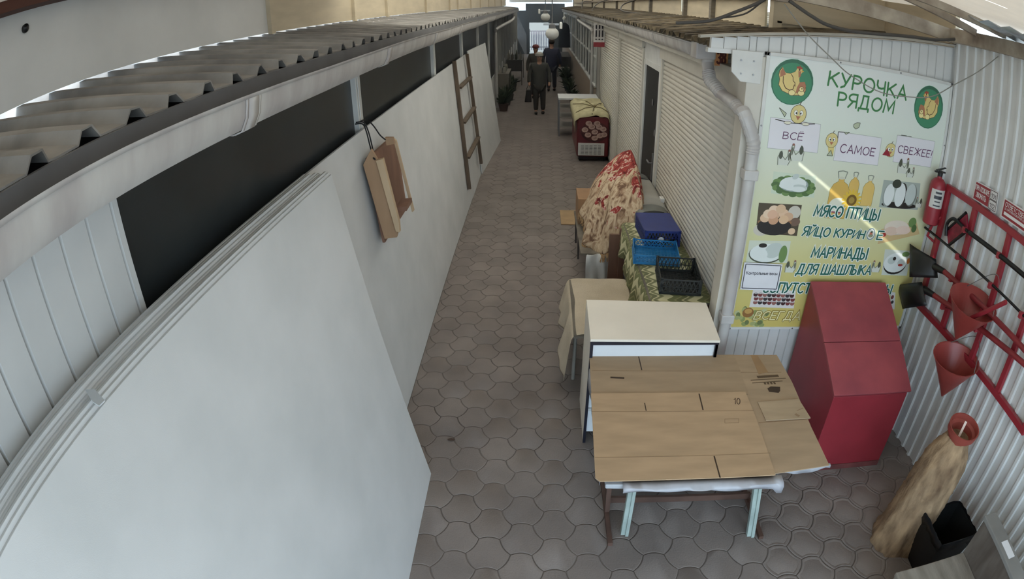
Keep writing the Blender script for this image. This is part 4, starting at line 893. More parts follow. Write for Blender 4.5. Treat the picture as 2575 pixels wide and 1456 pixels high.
# ------------------------------------------------------------------ cardboard-covered table in front
TZ = 0.762
ct = thing('table', 'low work table on brown metal frame and pale green legs under cardboard', 'table', (0.98, 2.7, 0))
WHB = M('painted_white', (180, 183, 188), 0.6, var=0.1, scale=5, tint=(152, 156, 162))
MB().prism([(0.36, 2.10, 0.725), (1.30, 2.075, 0.725), (1.33, 2.17, .725), (1.64, 2.20, 0.725), (1.69, 3.17, 0.725), (0.375, 3.19, 0.725)], (0, 0, 0.032)).build('tabletop', WHB, ct, bevel=0.006)
PG = M('pale_green', (166, 180, 174), 0.6, var=0.15, scale=8, tint=(134, 146, 142))
for f0, t0 in (((0.568, 2.377, 0), (0.60, 2.50, 0.725)), ((1.394, 2.323, 0), (1.34, 2.46, 0.725)), ((0.568, 3.02, 0), (0.60, 2.90, 0.725)), ((1.394, 3.02, 0), (1.34, 2.90, 0.725))):
    MB().bar(f0, t0, 0.05, 0.03, up=(0, 1, 0)).bar(tuple(Vector(f0) + Vector((0.012, -.012, 0))), tuple(Vector(t0) + Vector((0.012, -.012, 0))), 0.02, 0.03, up=(0, 1, 0)).build('leg', PG, ct, label='pale green wooden leg')
BRN = M('brown_metal', (96, 72, 62), 0.6, var=0.2)
for x_ in (0.468, 1.456):
    MB().bar((x_, 2.28, 0.015), (x_ - .01, 3.05, 0.015), 0.03, 0.03).build('foot_bar', BRN, ct)
    s_ = 1 if x_ < 1 else -1
    MB().bar((x_, 2.55, 0.03), (x_ - .02 * s_, 2.55, 0.725), 0.03, 0.03).build('upright', BRN, ct)
    MB().bar((x_, 2.95, 0.03), (x_ - .02 * s_, 2.95, 0.725), 0.03, 0.03).build('upright', BRN, ct)
MB().bar((0.468, 2.62, 0.06), (1.456, 2.62, 0.06), 0.02, 0.05).build('stretcher', BRN, ct)
# white film hanging out between table and cardboard
fl = MB(); P = []
for i in range(31):
    t = i / 30; x_ = 0.45 + 0.88 * t
    P.append([(x_, 2.12, 0.765), (x_, 2.075 - .01 * sin(9 * t), 0.758), (x_, 2.062 + .006 * sin(23 * t), 0.745 + .004 * sin(11 * t)), (x_, 2.066 + .006 * sin(17 * t), 0.728 + .008 * sin(5 * t) - .03 * (t > .96))])
fl.grid(P); Q = []
for i in range(13):
    t = i / 12; x_ = 1.30 + 0.36 * t
    Q.append([(x_, 2.19, 0.762), (x_, 2.155 + .02 * t, 0.757), (x_, 2.15 + .02 * t + .006 * sin(15 * t), 0.735 + .012 * sin(9 * t))])
fl.grid(Q); S_ = []
for i in range(17):
    t = i / 16; y_ = 2.15 + 1.0 * t
    S_.append([(0.36, y_, 0.765), (0.338, y_, 0.755), (0.335 + .008 * sin(19 * t), y_, 0.70 + .03 * sin(14 * t))])
fl.grid(S_)
tag(fl.build('plastic_film', M('film', (176, 177, 184), 0.35, var=0.08, scale=10), smooth=60, solid=0.002), 'crumpled white plastic film hanging out under the cardboard', 'film')
def cardboard(label, z, q, creases=(), slots=(), rgb=(182, 156, 126), extra=None, thick=0.006):
    r = thing('cardboard_sheet', label, 'cardboard', (q[0][0], q[0][1], z), 'flattened cardboard on the work table')
    cm = M('cardboard_%d' % rgb[0], rgb, 0.8, var=0.05, scale=3, tint=tuple(int(v * .92) for v in rgb), stretch=(1, 4, 1))
    r0 = r; r = MB().prism([(p[0], p[1], z) for p in q], (0, 0, thick)).build('sheet', cm, r)
    if creases or slots:
        for a_, b_, w in creases: MB().bar((a_[0], a_[1], z + thick), (b_[0], b_[1], z + thick), w, 0.0012).build('crease', M('crease', (146, 120, 92), 0.9, var=0.1), r)
        for a_, b_, w in slots: MB().bar((a_[0], a_[1], z + thick), (b_[0], b_[1], z + thick), w, 0.0016).build('slot', M('slot_dark', (66, 50, 36), 0.9), r, label='dark cut slot')
    if extra: extra(r, z + thick + 0.001)
    return r0
zc = 0.766
def printing(r, z):
    t = MB()
    for a_, b_ in [(1.4054,2.9791,0.776),(1.6621,2.9929,0.776)], [(1.407,2.9484,0.776),(1.6278,2.9629,0.776)]: t.bar((a_[0], a_[1], z), (b_[0], b_[1], z), 0.006, 0.0008)
    for i in range(9):
        p = lerp((1.4726,3.0127,0.776), (1.6113,3.0218,0.776), i / 8); t.box(p[0] - .01, p[0] + .008, p[1] - .012, p[1] + .012, z, z + .0006)
    for i in range(4):
        p = lerp((1.4945,2.9412,0.776), (1.5633,2.9432,0.776), i / 3); t.box(p[0] - .008, p[0] + .006, p[1] - .012, p[1] + .010, z, z + .0006)
    t.build('print', M('print_brown', (96, 76, 54), 0.8), r)
    h_ = MB(); q_ = [(1.4926,2.8853,0.776),(1.5219,2.9056,0.776),(1.5875,2.8988,0.776),(1.5724,2.8566,0.776),(1.554,2.8363,0.776),(1.4923,2.8514,0.776)]; h_.prism([(p[0], p[1], z) for p in q_], (0, 0, .0008)); h_.build('hand_hole', MATS['slot_dark'], r, label='dark hand hole')
    tp = MB(); q_ = [(1.496,3.2671,0.776),(1.5467,3.2661,0.776),(1.5592,3.0646,0.776),(1.4828,3.044,0.776)]; tp.prism([(p[0], p[1], z) for p in q_], (0, 0, .0005)); tp.build('tape', M('tape', (160, 126, 88), 0.35), r, label='strip of brown tape')
M('slot_dark', (66, 50, 36), 0.9)
cardboard('large brown cardboard sheet on the right of the table, with printing and hand hole', zc, [(1.2409,3.2802,0.77),(1.6963,3.2718,0.77),(1.693,2.9463,0.77),(1.6526,2.4926,0.77),(1.6409,2.1654,0.77),(1.2717,2.1293,0.77),(1.2094,2.2327,0.77),(1.2235,3.1043,0.77)],
          [[(1.354,3.0701,0.776),(1.655,3.0617,0.776)] + [0.004], [(1.3255,2.5528,0.776),(1.6679,2.5706,0.776)] + [0.006]], [[(1.3631,3.2595,0.776),(1.3581,3.0838,0.776)] + [0.008]], (174, 150, 122), printing)
cardboard('long brown cardboard sheet along the back of the table with a hand slot', zc + 0.007, [(0.3449,3.2732,0.775),(1.3695,3.2708,0.775),(1.3603,3.0714,0.775),(1.3362,2.8252,0.775),(0.3311,2.8467,0.775)],
          [[(0.3518,3.096,0.782),(1.36,3.0753,0.782)] + [0.004]], [[(0.683,3.2548,0.782),(0.6827,3.0966,0.782)] + [0.007], [(0.4656,3.0199,0.782),(0.5555,3.0101,0.782)] + [0.016]], (170, 146, 118))
def ten(r, z):
    t = MB(); q_ = [(1.2119,2.7182,0.79),(1.2494,2.713,0.79),(1.2664,2.7718,0.79),(1.2273,2.7731,0.79)]; text(t, '10', [(p[0], p[1], z) for p in q_], 0, 0.1); t.build('lettering', M('pencil', (88, 66, 48), 0.8), r, label='handwritten number 10')
cardboard('largest brown cardboard sheet on the front of the table with number 10', zc + 0.015, [(0.328,2.8445,0.783),(1.3228,2.84,0.783),(1.3147,2.5893,0.783),(1.2842,2.1063,0.783),(0.7292,2.1047,0.783),(0.3272,2.099,0.783),(0.3061,2.1219,0.783)],
          [[(0.321,2.6657,0.79),(1.3197,2.6523,0.79)] + [0.004], [(0.3137,2.2758,0.79),(1.3085,2.2759,0.79)] + [0.004], [(1.106,2.5423,0.79),(1.1929,2.5424,0.79)] + [0.003], [(1.1154,2.5781,0.79),(1.2031,2.5784,0.79)] + [0.003], [(1.106,2.5423,0.79),(1.1154,2.5781,0.79)] + [0.003], [(1.1929,2.5424,0.79),(1.2031,2.5784,0.79)] + [0.003]],
          [[(1.0115,2.8277,0.79),(1.0003,2.6675,0.79)] + [0.008], [(0.65,2.7445,0.79),(0.6489,2.6686,0.79)] + [0.006], [(0.9736,2.2685,0.79),(0.9679,2.1049,0.79)] + [0.008]], (186, 158, 126), ten)
cardboard('small square cardboard flap with torn corner on the right sheet', zc + 0.009, [(1.3766,2.7402,0.777),(1.6658,2.7593,0.777),(1.6752,2.5689,0.777),(1.3751,2.5639,0.777)], [[(1.608,2.6416,0.784),(1.6615,2.666,0.784)] + [0.004], [(1.5859,2.6119,0.784),(1.604,2.5878,0.784)] + [0.02]], (), (180, 158, 130))

# ------------------------------------------------------------------ white cabinet behind
cb_ = thing('cabinet', 'white laminated cabinet with dark edging behind the cardboard table', 'cabinet', (0.79, 3.5, 0))
WL, EDG, CRM = MATS['white_laminate'], M('edging', (30, 30, 44), 0.5), M('cream_laminate', (242, 234, 220), 0.5, var=0.03, scale=3)
MB().prism([(0.342, 3.245, .908), (1.232, 3.225, .908), (1.262, 3.75, .908), (0.348, 3.785, .908)], (0, 0, 0.018)).build('top', CRM, cb_)
MB().box(0.345, 0.361, 3.255, 3.775, 0, 0.908).build('side_panel', CRM, cb_); MB().box(1.213, 1.229, 3.24, 3.755, 0, 0.908).build('side_panel', CRM, cb_)
MB().box(0.361, 1.213, 3.262, 3.275, 0.10, 0.888).build('front_panel', M('white_panel_front', (232, 236, 240), 0.4, var=0.02), cb_)
MB().box(0.361, 1.213, 3.74, 3.755, 0.05, 0.9).build('back_panel', WL, cb_)
e = MB(); e.box(0.342, 1.232, 3.238, 3.25, 0.884, 0.908); e.box(0.343, 0.363, 3.243, 3.257, 0, 0.888); e.box(1.211, 1.231, 3.24, 3.255, 0, 0.888)
e.build('edging', EDG, cb_, label='dark blue edging strip')
for z_ in (0.32, 0.62): MB().box(0.361, 1.213, 3.246, 3.262, z_ - .012, z_ + .012).build('shelf_edge', WL, cb_)

# ------------------------------------------------------------------ low bench under canvas
cl_ = thing('trestle', 'low trestle on thin legs hidden under a beige canvas sheet', 'table', (0.52, 4.3, 0))
MB().box(0.27, 0.80, 3.83, 4.78, 0.56, 0.585).build('tabletop', MATS['wood_grey'], cl_)
for x_, y_ in ((0.30, 4.06), (0.76, 4.06), (0.30, 4.70), (0.76, 4.70)): MB().tube([(x_, y_, 0), (x_, y_, 0.56)], 0.016, 8).build('leg', M('leg_grey', (150, 146, 138), 0.5), cl_, smooth=50)
P = []
for i in range(29):
    t = i / 28; y_ = 3.84 + 0.96 * t; row = []
    fl_ = 0.02 * sin(15 * t) + 0.012 * sin(31 * t)
    dr = 0.40 - 0.12 * t + 0.03 * sin(10 * t) if t < .93 else 0.30
    for (u_, w_) in ((1.0, 0), (0.75, 0), (0.5, 0), (0.25, 0), (0.04, 0), (0, .06), (0, .3), (0, .65), (0, 1)):
        x_ = 0.262 + 0.55 * u_; 
        if u_ > 0: row.append((x_, y_, 0.592 + .004 * sin(7 * t + 9 * u_) - (0.004 if u_ < .1 else 0)))
        else: row.append((0.255 - 0.06 * w_ * (1 + .4 * sin(8 * t)) + fl_ * w_, y_ - (0.10 * w_ * (1 - t) ** 6), 0.585 - dr * w_))
    P.append(row)
cvm = M('canvas', (206, 192, 170), 0.9, var=0.1, scale=3, tint=(184, 170, 148), bump=0.5, bscale=120)
tag(MB().grid(P).build('canvas_sheet', cvm, smooth=70, solid=0.004, sub=1), 'beige canvas sheet draped over the low trestle, corner hanging towards the passage', 'cloth')

# ------------------------------------------------------------------ long counter with patterned cloth
lt_ = thing('counter', 'long market counter under a green and cream patterned tablecloth', 'table', (1.08, 4.6, 0))
MB().box(0.84, 1.335, 3.82, 5.42, 0.865, 0.893).build('tabletop', MATS['wood_grey'], lt_)
RW = M('red_wood', (126, 92, 74), 0.7, var=0.15, stretch=(1, 1, .3))
for x_, y_ in ((0.87, 3.88), (1.30, 3.88), (1.30, 5.36)): MB().box(x_ - .025, x_ + .025, y_ - .025, y_ + .025, 0, 0.865).build('leg', RW, lt_)
MB().box(0.80, 0.86, 5.34, 5.38, 0.0, 0.865).box(0.70, 0.80, 5.36, 5.385, 0.0, 0.80).build('end_board', RW, lt_, label='red-brown end board')
tm = M('tablecloth_print', (120, 122, 84), 0.75, var=0.05)
nt = tm.node_tree; N, L = nt.nodes, nt.links; b = N['Principled BSDF']
tc = N.new('ShaderNodeUVMap'); sp = N.new('ShaderNodeSeparateXYZ'); L.new(tc.outputs[0], sp.inputs[0])
def mth(op, a_, b_=None):
    m_ = N.new('ShaderNodeMath'); m_.operation = op
    for i, v in enumerate((a_, b_)):
        if v is None: continue
        if isinstance(v, (int, float)): m_.inputs[i].default_value = v
        else: L.new(v, m_.inputs[i])
    return m_.outputs[0]
zig = mth('MULTIPLY', mth('PINGPONG', mth('MULTIPLY', sp.outputs[1], 1.0), 0.065), 0.75)
zs = mth('MULTIPLY', mth('SINE', mth('MULTIPLY', sp.outputs[1], 48.0)), 0.010)
xx = mth('ADD', mth('ADD', sp.outputs[0], zig), zs)
fr_ = mth('FRACT', mth('DIVIDE', xx, 0.24))
r1 = N.new('ShaderNodeValToRGB'); r1.color_ramp.interpolation = 'CONSTANT'; L.new(fr_, r1.inputs[0])
e1 = r1.color_ramp.elements; e1[0].color = lin((204, 200, 160)); e1[1].position = 0.30; e1[1].color = lin((112, 116, 76))
for p_, c_ in ((0.52, (138, 138, 98)), (0.60, (104, 106, 70)), (0.78, (196, 190, 150)), (0.84, (118, 120, 84)), (0.95, (150, 148, 110))):
    q_ = e1.new(p_); q_.color = lin(c_)
L.new(r1.outputs[0], b.inputs['Base Color'])
P = []; UV = []
for i in range(49):
    t = i / 48; y_ = 3.80 + 1.64 * t; row = []; ur = []
    dr = 0.30 + 0.10 * sin(5 * t + .5) + .03 * sin(17 * t)
    for k, (x_, w_) in enumerate([(1.34, 0), (1.22, 0), (1.1, 0), (0.98, 0), (0.87, 0), (0.835, 0.03)] + [(0.82, w) for w in (.15, .35, .55, .8, 1)]):
        if w_ == 0: row.append((x_, y_, 0.898 + .002 * sin(20 * t + 8 * x_))); ur.append((x_, y_))
        else: row.append((x_ - w_ * (.02 + .03 * sin(24 * t) + .02 * sin(41 * t)), y_, 0.893 - dr * w_)); ur.append((0.83 - dr * w_, y_))
    P.append(row); UV.append(ur)
o = MB().grid(P).build('tablecloth', tm, smooth=70, solid=0.003)
uvl = o.data.uv_layers.new(name='UVMap'); uf = [u for r_ in UV for u in r_]
for lp in o.data.loops: uvl.data[lp.index].uv = uf[lp.vertex_index]
o.modifiers[0].name = 'thickness'
tag(o, 'olive green and cream zigzag patterned tablecloth on the long counter', 'tablecloth')

# ------------------------------------------------------------------ plastic crates on the counter
def crate(label, cx, cy, z, sx, sy, h, rot, mat, step=0.028, flip=False, rim=0.012, lean=0.012):
    r = thing('plastic_crate', label, 'crate', (cx, cy, z), 'plastic crates on the counter')
    T = Matrix.Translation((cx, cy, z)) @ Matrix.Rotation(rot, 4, 'Z')
    if flip: T = T @ Matrix.Translation((0, 0, h)) @ Matrix.Rotation(pi, 4, 'X')
    def B(m, *a): m.box(*a, 0, T)
    X2, Y2 = sx / 2, sy / 2
    b = MB()
    B(b, -X2, X2, -Y2, Y2, 0.0, 0.003)
    n = int(sx / step)
    for i in range(n + 1): B(b, -X2 + sx * i / n - .003, -X2 + sx * i / n + .003, -Y2, Y2, 0.003, 0.007)
    n = int(sy / step)
    for i in range(n + 1): B(b, -X2, X2, -Y2 + sy * i / n - .003, -Y2 + sy * i / n + .003, 0.003, 0.007)
    b.build('base', mat, r)
    for side in range(4):
        w = MB(); L_, D_ = (sx, Y2) if side % 2 == 0 else (sy, X2)
        T2 = T @ Matrix.Rotation(side * pi / 2, 4, 'Z')
        def W(p, q, wd):                            # bar in the wall plane (u along, v up)
            P0 = T2 @ Vector((p[0], -D_ + .004, p[1])); P1 = T2 @ Vector((q[0], -D_ + .004, q[1])); up_ = T2.to_3x3() @ Vector((0, 1, 0))
            w.bar(P0, P1, wd, 0.006, up=up_)
        W((-L_ / 2, h - rim / 2), (L_ / 2, h - rim / 2), rim); W((-L_ / 2, 0.012), (L_ / 2, 0.012), 0.022); W((-L_ / 2, h * .5), (L_ / 2, h * .5), 0.005)
        m_ = int(L_ / (step * 1.1))
        for i in range(m_):
            u0, u1 = -L_ / 2 + L_ * i / m_, -L_ / 2 + L_ * (i + 1) / m_
            W((u0, .02), (u1, h - rim), 0.0055); W((u1, .02), (u0, h - rim), 0.0055)
        for u in (-L_ / 2 + .012, L_ / 2 - .012): W((u, 0), (u, h + .006), 0.024)
        w.build('wall', mat, r)
    return r
CT = 0.903
crate('black lattice fruit crate, nearest of the crates on the counter', 1.115, 4.12, CT, 0.33, 0.42, 0.13, -0.10, M('crate_black', (34, 36, 34), 0.5, var=0.2))
crate('light blue shallow crate between the black and dark blue crates', 1.02, 4.62, CT, 0.40, 0.36, 0.085, -0.12, M('crate_sky', (46, 128, 184), 0.35, var=0.12))
c3 = crate('dark blue crate turned bottom up at the back of the counter', 1.12, 5.09, CT, 0.34, 0.48, 0.15, 0.03, M('crate_navy', (40, 56, 124), 0.4, var=0.1), flip=True)
MB().lathe([(0.026, 0), (0.026, 0.002)], (1.11, 4.842, CT + 0.07), 14, ax=(0, -1, 0)).build('sticker', col((224, 224, 230), 0.5), c3, label='round white sticker')
lbk = [(0.9507,4.6212,0.99),(1.1726,4.4799,0.99)]

# ------------------------------------------------------------------ grey storage chest by the shutter
ch = thing('storage_chest', 'light grey storage chest with darker rounded ends between rug and shutter', 'chest', (1.16, 6.1, 0))
MB().box(0.98, 1.335, 5.50, 6.80, 0, 0.93).build('body', M('chest_body', (168, 166, 160), 0.6, var=0.06), ch, bevel=0.01)
P = []
for i in range(13):
    a_ = pi * i / 12; P.append([(1.157 - 0.185 * cos(a_), y_, 0.93 + 0.07 * sin(a_) ** .6) for y_ in (5.62, 6.68)])
MB().grid(P).build('lid', M('chest_lid', (176, 174, 166), 0.6, var=0.05), ch, smooth=40, solid=0.006)
for a0, a1 in ((5.47, 5.66), (6.64, 6.83)):
    pts = [(1.157 - 0.192 * cos(pi * i / 12), a0, 0.86 + 0.165 * sin(pi * i / 12) ** .6) for i in range(13)] + [(1.349, a0, 0.70), (0.965, a0, 0.70)]
    MB().prism(pts, (0, a1 - a0, 0)).build('end_cap', M('chest_cap', (112, 114, 110), 0.6, var=0.06), ch, smooth=40)
MB().box(1.30, 1.345, 5.86, 5.96, 0.97, 1.02).build('latch', MATS['white_metal'], ch, bevel=0.006)

# ------------------------------------------------------------------ rug thrown over goods
rm = M('rug', (176, 140, 104), 0.95, var=0.05, bump=0.6, bscale=60)
nt = rm.node_tree; N, L = nt.nodes, nt.links; b = N['Principled BSDF']
tc = N.new('ShaderNodeTexCoord')
def noise_(sc_, st_):
    mp = N.new('ShaderNodeMapping'); mp.inputs['Scale'].default_value = st_; L.new(tc.outputs['Object'], mp.inputs[0])
    z_ = N.new('ShaderNodeTexNoise'); z_.inputs['Scale'].default_value = sc_; z_.inputs['Detail'].default_value = 3; z_.inputs['Distortion'].default_value = 1.5; L.new(mp.outputs[0], z_.inputs['Vector']); return z_.outputs['Fac']
def ramp_(f_, els):
    r_ = N.new('ShaderNodeValToRGB'); e_ = r_.color_ramp.elements; e_[0].position, e_[0].color = els[0][0], lin(els[0][1]); e_[1].position, e_[1].color = els[-1][0], lin(els[-1][1])
    for p_, c_ in els[1:-1]: q_ = e_.new(p_); q_.color = lin(c_)
    L.new(f_, r_.inputs[0]); return r_.outputs[0]
beige = ramp_(noise_(9, (1, 1, .35)), [(0.34, (112, 84, 64)), (0.42, (170, 140, 112)), (0.52, (210, 188, 158)), (0.62, (182, 154, 124)), (0.7, (124, 94, 74))])
red = ramp_(noise_(13, (1, 1, .6)), [(0.34, (96, 26, 24)), (0.46, (146, 54, 48)), (0.54, (160, 66, 58)), (0.60, (224, 206, 186)), (0.66, (148, 56, 50))])
sep = N.new('ShaderNodeSeparateXYZ'); L.new(tc.outputs['Object'], sep.inputs[0])
d_ = N.new('ShaderNodeMath'); d_.operation = 'MULTIPLY_ADD'; L.new(noise_(3.2, (1, 1, 1)), d_.inputs[0]); d_.inputs[1].default_value = 2.6; L.new(sep.outputs['Z'], d_.inputs[2])
st_ = N.new('ShaderNodeMapRange'); st_.inputs['From Min'].default_value = 2.16; st_.inputs['From Max'].default_value = 2.20; L.new(d_.outputs[0], st_.inputs['Value'])
mx = N.new('ShaderNodeMix'); mx.data_type = 'RGBA'; L.new(st_.outputs[0], mx.inputs['Factor']); L.new(beige, mx.inputs['A']); L.new(red, mx.inputs['B']); L.new(mx.outputs['Result'], b.inputs['Base Color'])
rug = thing('rug', 'red and beige patterned rug with fringe thrown over goods by the counter', 'rug', (0.9, 6.1, 0.3))
apex = (1.03, 6.38, 1.40)
base = [(0.92, 5.46, 0.62), (0.74, 5.60, 0.50), (0.60, 5.78, 0.42), (0.50, 6.00, 0.45), (0.50, 6.35, 0.55), (0.56, 6.75, 0.62), (0.72, 7.05, 0.7), (1.0, 7.1, 0.75), (1.12, 7.0, 0.8), (1.15, 6.6, 0.86), (1.14, 6.1, 0.92), (1.10, 5.75, 0.93), (1.05, 5.50, 0.90), (1.0, 5.43, 0.78)]
nb = len(base); BB = dense(base + base[:1], 9)[:-1]; nb = len(BB)
P = []; NR = 26
for i in range(NR + 1):
    t = i / NR; row = []
    for k, p in enumerate(BB):
        a_ = 2 * pi * k / nb
        f_ = t + 0.16 * sin(pi * t) * (1 + .25 * sin(2 * a_ + 1))      # bulge outwards
        fold = 0.030 * t * sin(9 * a_ + 3 * sin(2 * t)) + 0.020 * t * sin(17 * a_ + 5 * t) + 0.012 * sin(5 * a_ + 9 * t)
        q = lerp(apex, p, min(1.1, f_)); dx, dy = p[0] - apex[0], p[1] - apex[1]; l = sqrt(dx * dx + dy * dy)
        z_ = apex[2] + (p[2] - apex[2]) * (t ** 1.25)
        row.append((q[0] + dx / l * fold, q[1] + dy / l * fold, z_ + .01 * sin(7 * a_ + 12 * t)))
    P.append(row)
mb = MB(); mb.grid(P, closed=True); mb.add(P[0], [tuple(range(nb))])
mb.build('pile', rm, rug, smooth=75, solid=0.012, sub=1)
fm = MB()
for k in range(0, nb):
    if 45 < k < 100: continue
    p, q = P[-1][k], P[-1][(k + 1) % nb]
    for j in range(3):
        s_ = lerp(p, q, j / 3); fm.tube([s_, (s_[0] + R.uniform(-.012, .012), s_[1] - .012 + R.uniform(-.012, .012), s_[2] - .035), (s_[0] + R.uniform(-.02, .02), s_[1] - .015, s_[2] - .075 - R.uniform(0, .02))], 0.004, 4)
o = fm.build('fringe', M('fringe', (196, 160, 118), 0.95, var=0.2, scale=30), rug, label='beige knotted fringe'); o['kind'] = 'stuff'
bd = MB().tube([tuple(v) for v in P[-1][112:126]] , 0.012, 8) if nb >= 126 else MB().tube([P[-1][k] for k in range(-8, 6)], 0.012, 8)
bd.build('hem', M('hem', (206, 176, 140), 0.9), rug, smooth=60, label='paler rolled hem')
# low table carrying the goods, white sheet, carton, board on the ground
gt = thing('table', 'low dark table under the rug and the carton with thin metal legs', 'table', (0.85, 6.2, 0))
MB().box(0.44, 1.25, 5.72, 7.05, 0.40, 0.425).build('tabletop', MATS['wood_grey'], gt)
for x_, y_ in ((0.47, 6.5), (0.47, 7.0), (1.2, 5.6), (1.2, 7.0)): MB().bar((x_, y_ if y_ > 5.7 else 5.75, 0), (x_, y_ + .06 if y_ > 5.7 else 5.75, 0.40), 0.022, 0.022, up=(0, 1, 0)).build('leg', M('leg_dark', (70, 62, 56), 0.6), gt)
bx = thing('carton', 'brown cardboard carton with a paper label standing at the left of the rug', 'carton', (0.55, 6.8, 0.425))
MB().box(0.46, 0.70, 6.58, 7.02, 0.425, 0.745).build('box', M('carton_brown', (150, 116, 84), 0.8, var=0.08), bx)
MB().box(0.46, 0.70, 6.575, 6.585, 0.61, 0.618).build('flap_seam', MATS['crease'], bx); MB().box(0.505, 0.60, 6.574, 6.58, 0.57, 0.66).build('label', col((206, 204, 204), 0.6), bx)
tag(MB().box(0.30, 0.62, 7.62, 8.18, 0.002, 0.02).build('wooden_board', M('pale_board', (176, 146, 108), 0.8, var=0.12, scale=5), bevel=0.002), 'pale wooden board lying on the pavers behind the carton', 'board')
P = []
for i in range(17):
    t = i / 16; x_ = 0.50 + 0.27 * t
    P.append([(x_, 5.70 - .02 * sin(9 * t), 0.43), (x_ - .01, 5.66 - .03 * sin(12 * t), 0.38), (x_ - .01 + .01 * sin(20 * t), 5.64 + .03 * sin(14 * t), 0.20), (x_ - .02 * t + .01 * sin(17 * t), 5.63 + .04 * sin(13 * t + 1), 0.03 + .10 * (1 if t > .55 else 0) + .02 * sin(9 * t))])
tag(MB().grid(P).build('white_sheet', M('sheet_white', (206, 208, 206), 0.8, var=0.06), smooth=70, solid=0.003, sub=1), 'white sheet hanging to the ground below the rug', 'cloth')

# ------------------------------------------------------------------ chest freezer with tied cover, white-topped rack
fz = thing('chest_freezer', 'dark red chest freezer with a printed dumpling plate on its front end', 'freezer', (1.02, 12, 0))
FR = M('freezer_red', (112, 34, 40), 0.4, var=0.12, scale=2, tint=(84, 24, 32))
MB().box(0.72, 1.335, 11.05, 12.75, 0.10, 0.90).build('body', FR, fz, bevel=0.03); fb_ = fz.children[0]
MB().box(0.76, 1.30, 11.1, 12.7, 0.03, 0.10).build('base', MATS['black_plastic'], fz)
v = MB(); v.box(0.745, 1.255, 11.03, 11.05, 0.13, 0.38); vp_ = v.build('vent_panel', MATS['white_metal'], fz, bevel=0.004)
v = MB()
for i in range(7): 
    for j in range(5): v.box(0.80 + j * .082, 0.86 + j * .082, 11.026, 11.031, 0.16 + i * .028, 0.167 + i * .028)
v.build('vent_slots', MATS['black_plastic'], vp_)
v = MB(); 
def fell(x_, z_, rx, rz, dy, mi): v.add([(x_ + rx * cos(2 * pi * k / 20), 11.047 - dy, z_ + rz * sin(2 * pi * k / 20)) for k in range(20)], [tuple(range(20))], mi)
fell(1.06, .60, .265, .20, .001, 0); fell(1.06, .61, .245, .18, .002, 1)
for i, (x_, z_) in enumerate(((.87, .64), (.93, .54), (1.0, .70), (1.06, .60), (1.14, .70), (1.22, .66), (1.24, .55), (1.06, .48), (1.10, .77), (.94, .77), (1.16, .53))):
    fell(x_, z_, .062, .05, .003 + i * .0006, 2); fell(x_ + .008, z_ + .006, .036, .024, .0033 + i * .0006, 3); fell(x_ - .01, z_ + .012, .02, .01, .0035 + i * .0006, 2)
v.build('dumpling_print', [col((58, 22, 24), .4), col((88, 40, 38), .4), col((190, 160, 148), .4), col((156, 120, 110), .4)], fb_, label='printed plate of dumplings')
for x_ in (0.8, 1.26): MB().lathe([(0.03, -0.02), (0.03, 0.02)], (x_, 11.15, 0.03), 12, ax=(1, 0, 0)).build('wheel', MATS['black_plastic'], fz)
P = []
for i in range(25):
    t = i / 24; y_ = 11.02 + 1.78 * t; row = []
    for k in range(17):
        u_ = k / 16; x_ = 0.68 + 0.68 * u_; g_ = 0.014 * cos(14 * sqrt((t - .25) ** 2 + (u_ - .6) ** 2) + 6 * math.atan2(t - .25, u_ - .6)) * (1 if 0 < k < 16 else 0)
        z_ = 0.955 + g_ + .04 * sin(pi * u_) * (1 - t * .5)
        if k == 0: x_, z_ = .672, 0.66 + .10 * t + .02 * sin(20 * t)
        if k == 1: x_, z_ = .675, 0.90
        if k == 16: x_, z_ = 1.35, 0.80
        if i == 0: y_, z_ = 11.01, z_ - (.09 if 0 < k < 16 else .05) + .02 * sin(pi * u_)
        row.append((x_, y_, z_))
    P.append(row)
cv = thing('freezer_cover', 'pale yellow cloth cover tied with string over the red freezer', 'cloth', (1.02, 11.9, 0.9))
MB().grid(P).build('cloth', M('cover_cream', (206, 198, 160), 0.85, var=0.12, scale=6, tint=(168, 158, 118)), cv, smooth=60, solid=0.006)
s_ = MB()
for e_ in ((0.70, 11.2), (0.70, 12.2), (1.34, 11.3), (1.34, 12.3), (0.9, 12.75), (1.0, 11.03)): s_.tube([(1.08, 11.5, 1.02), ((1.08 + e_[0]) / 2, (11.5 + e_[1]) / 2, 1.015), (e_[0], e_[1], 0.95)], 0.008, 6)
s_.ball((1.08, 11.5, 1.03), .035, .035, .025).build('string', M('string', (120, 108, 76), 0.9), cv, smooth=50)
rk = thing('rack', 'narrow metal rack with a white top and open shelves beyond the red freezer', 'rack', (0.93, 13.6, 0))
MB().box(0.43, 1.34, 13.28, 13.95, 0.86, 0.90).build('top', MATS['white_laminate'], rk, bevel=0.004)
for x_ in (0.45, 1.32):
    for y_ in (13.3, 13.92): MB().box(x_ - .015, x_ + .015, y_ - .015, y_ + .015, 0, 0.86).build('leg', MATS['steel'], rk)
for z_ in (0.22, 0.44, 0.66): MB().box(0.45, 1.32, 13.3, 13.92, z_ - .012, z_ + .012).build('shelf', M('rack_shelf', (150, 144, 134), 0.6), rk)

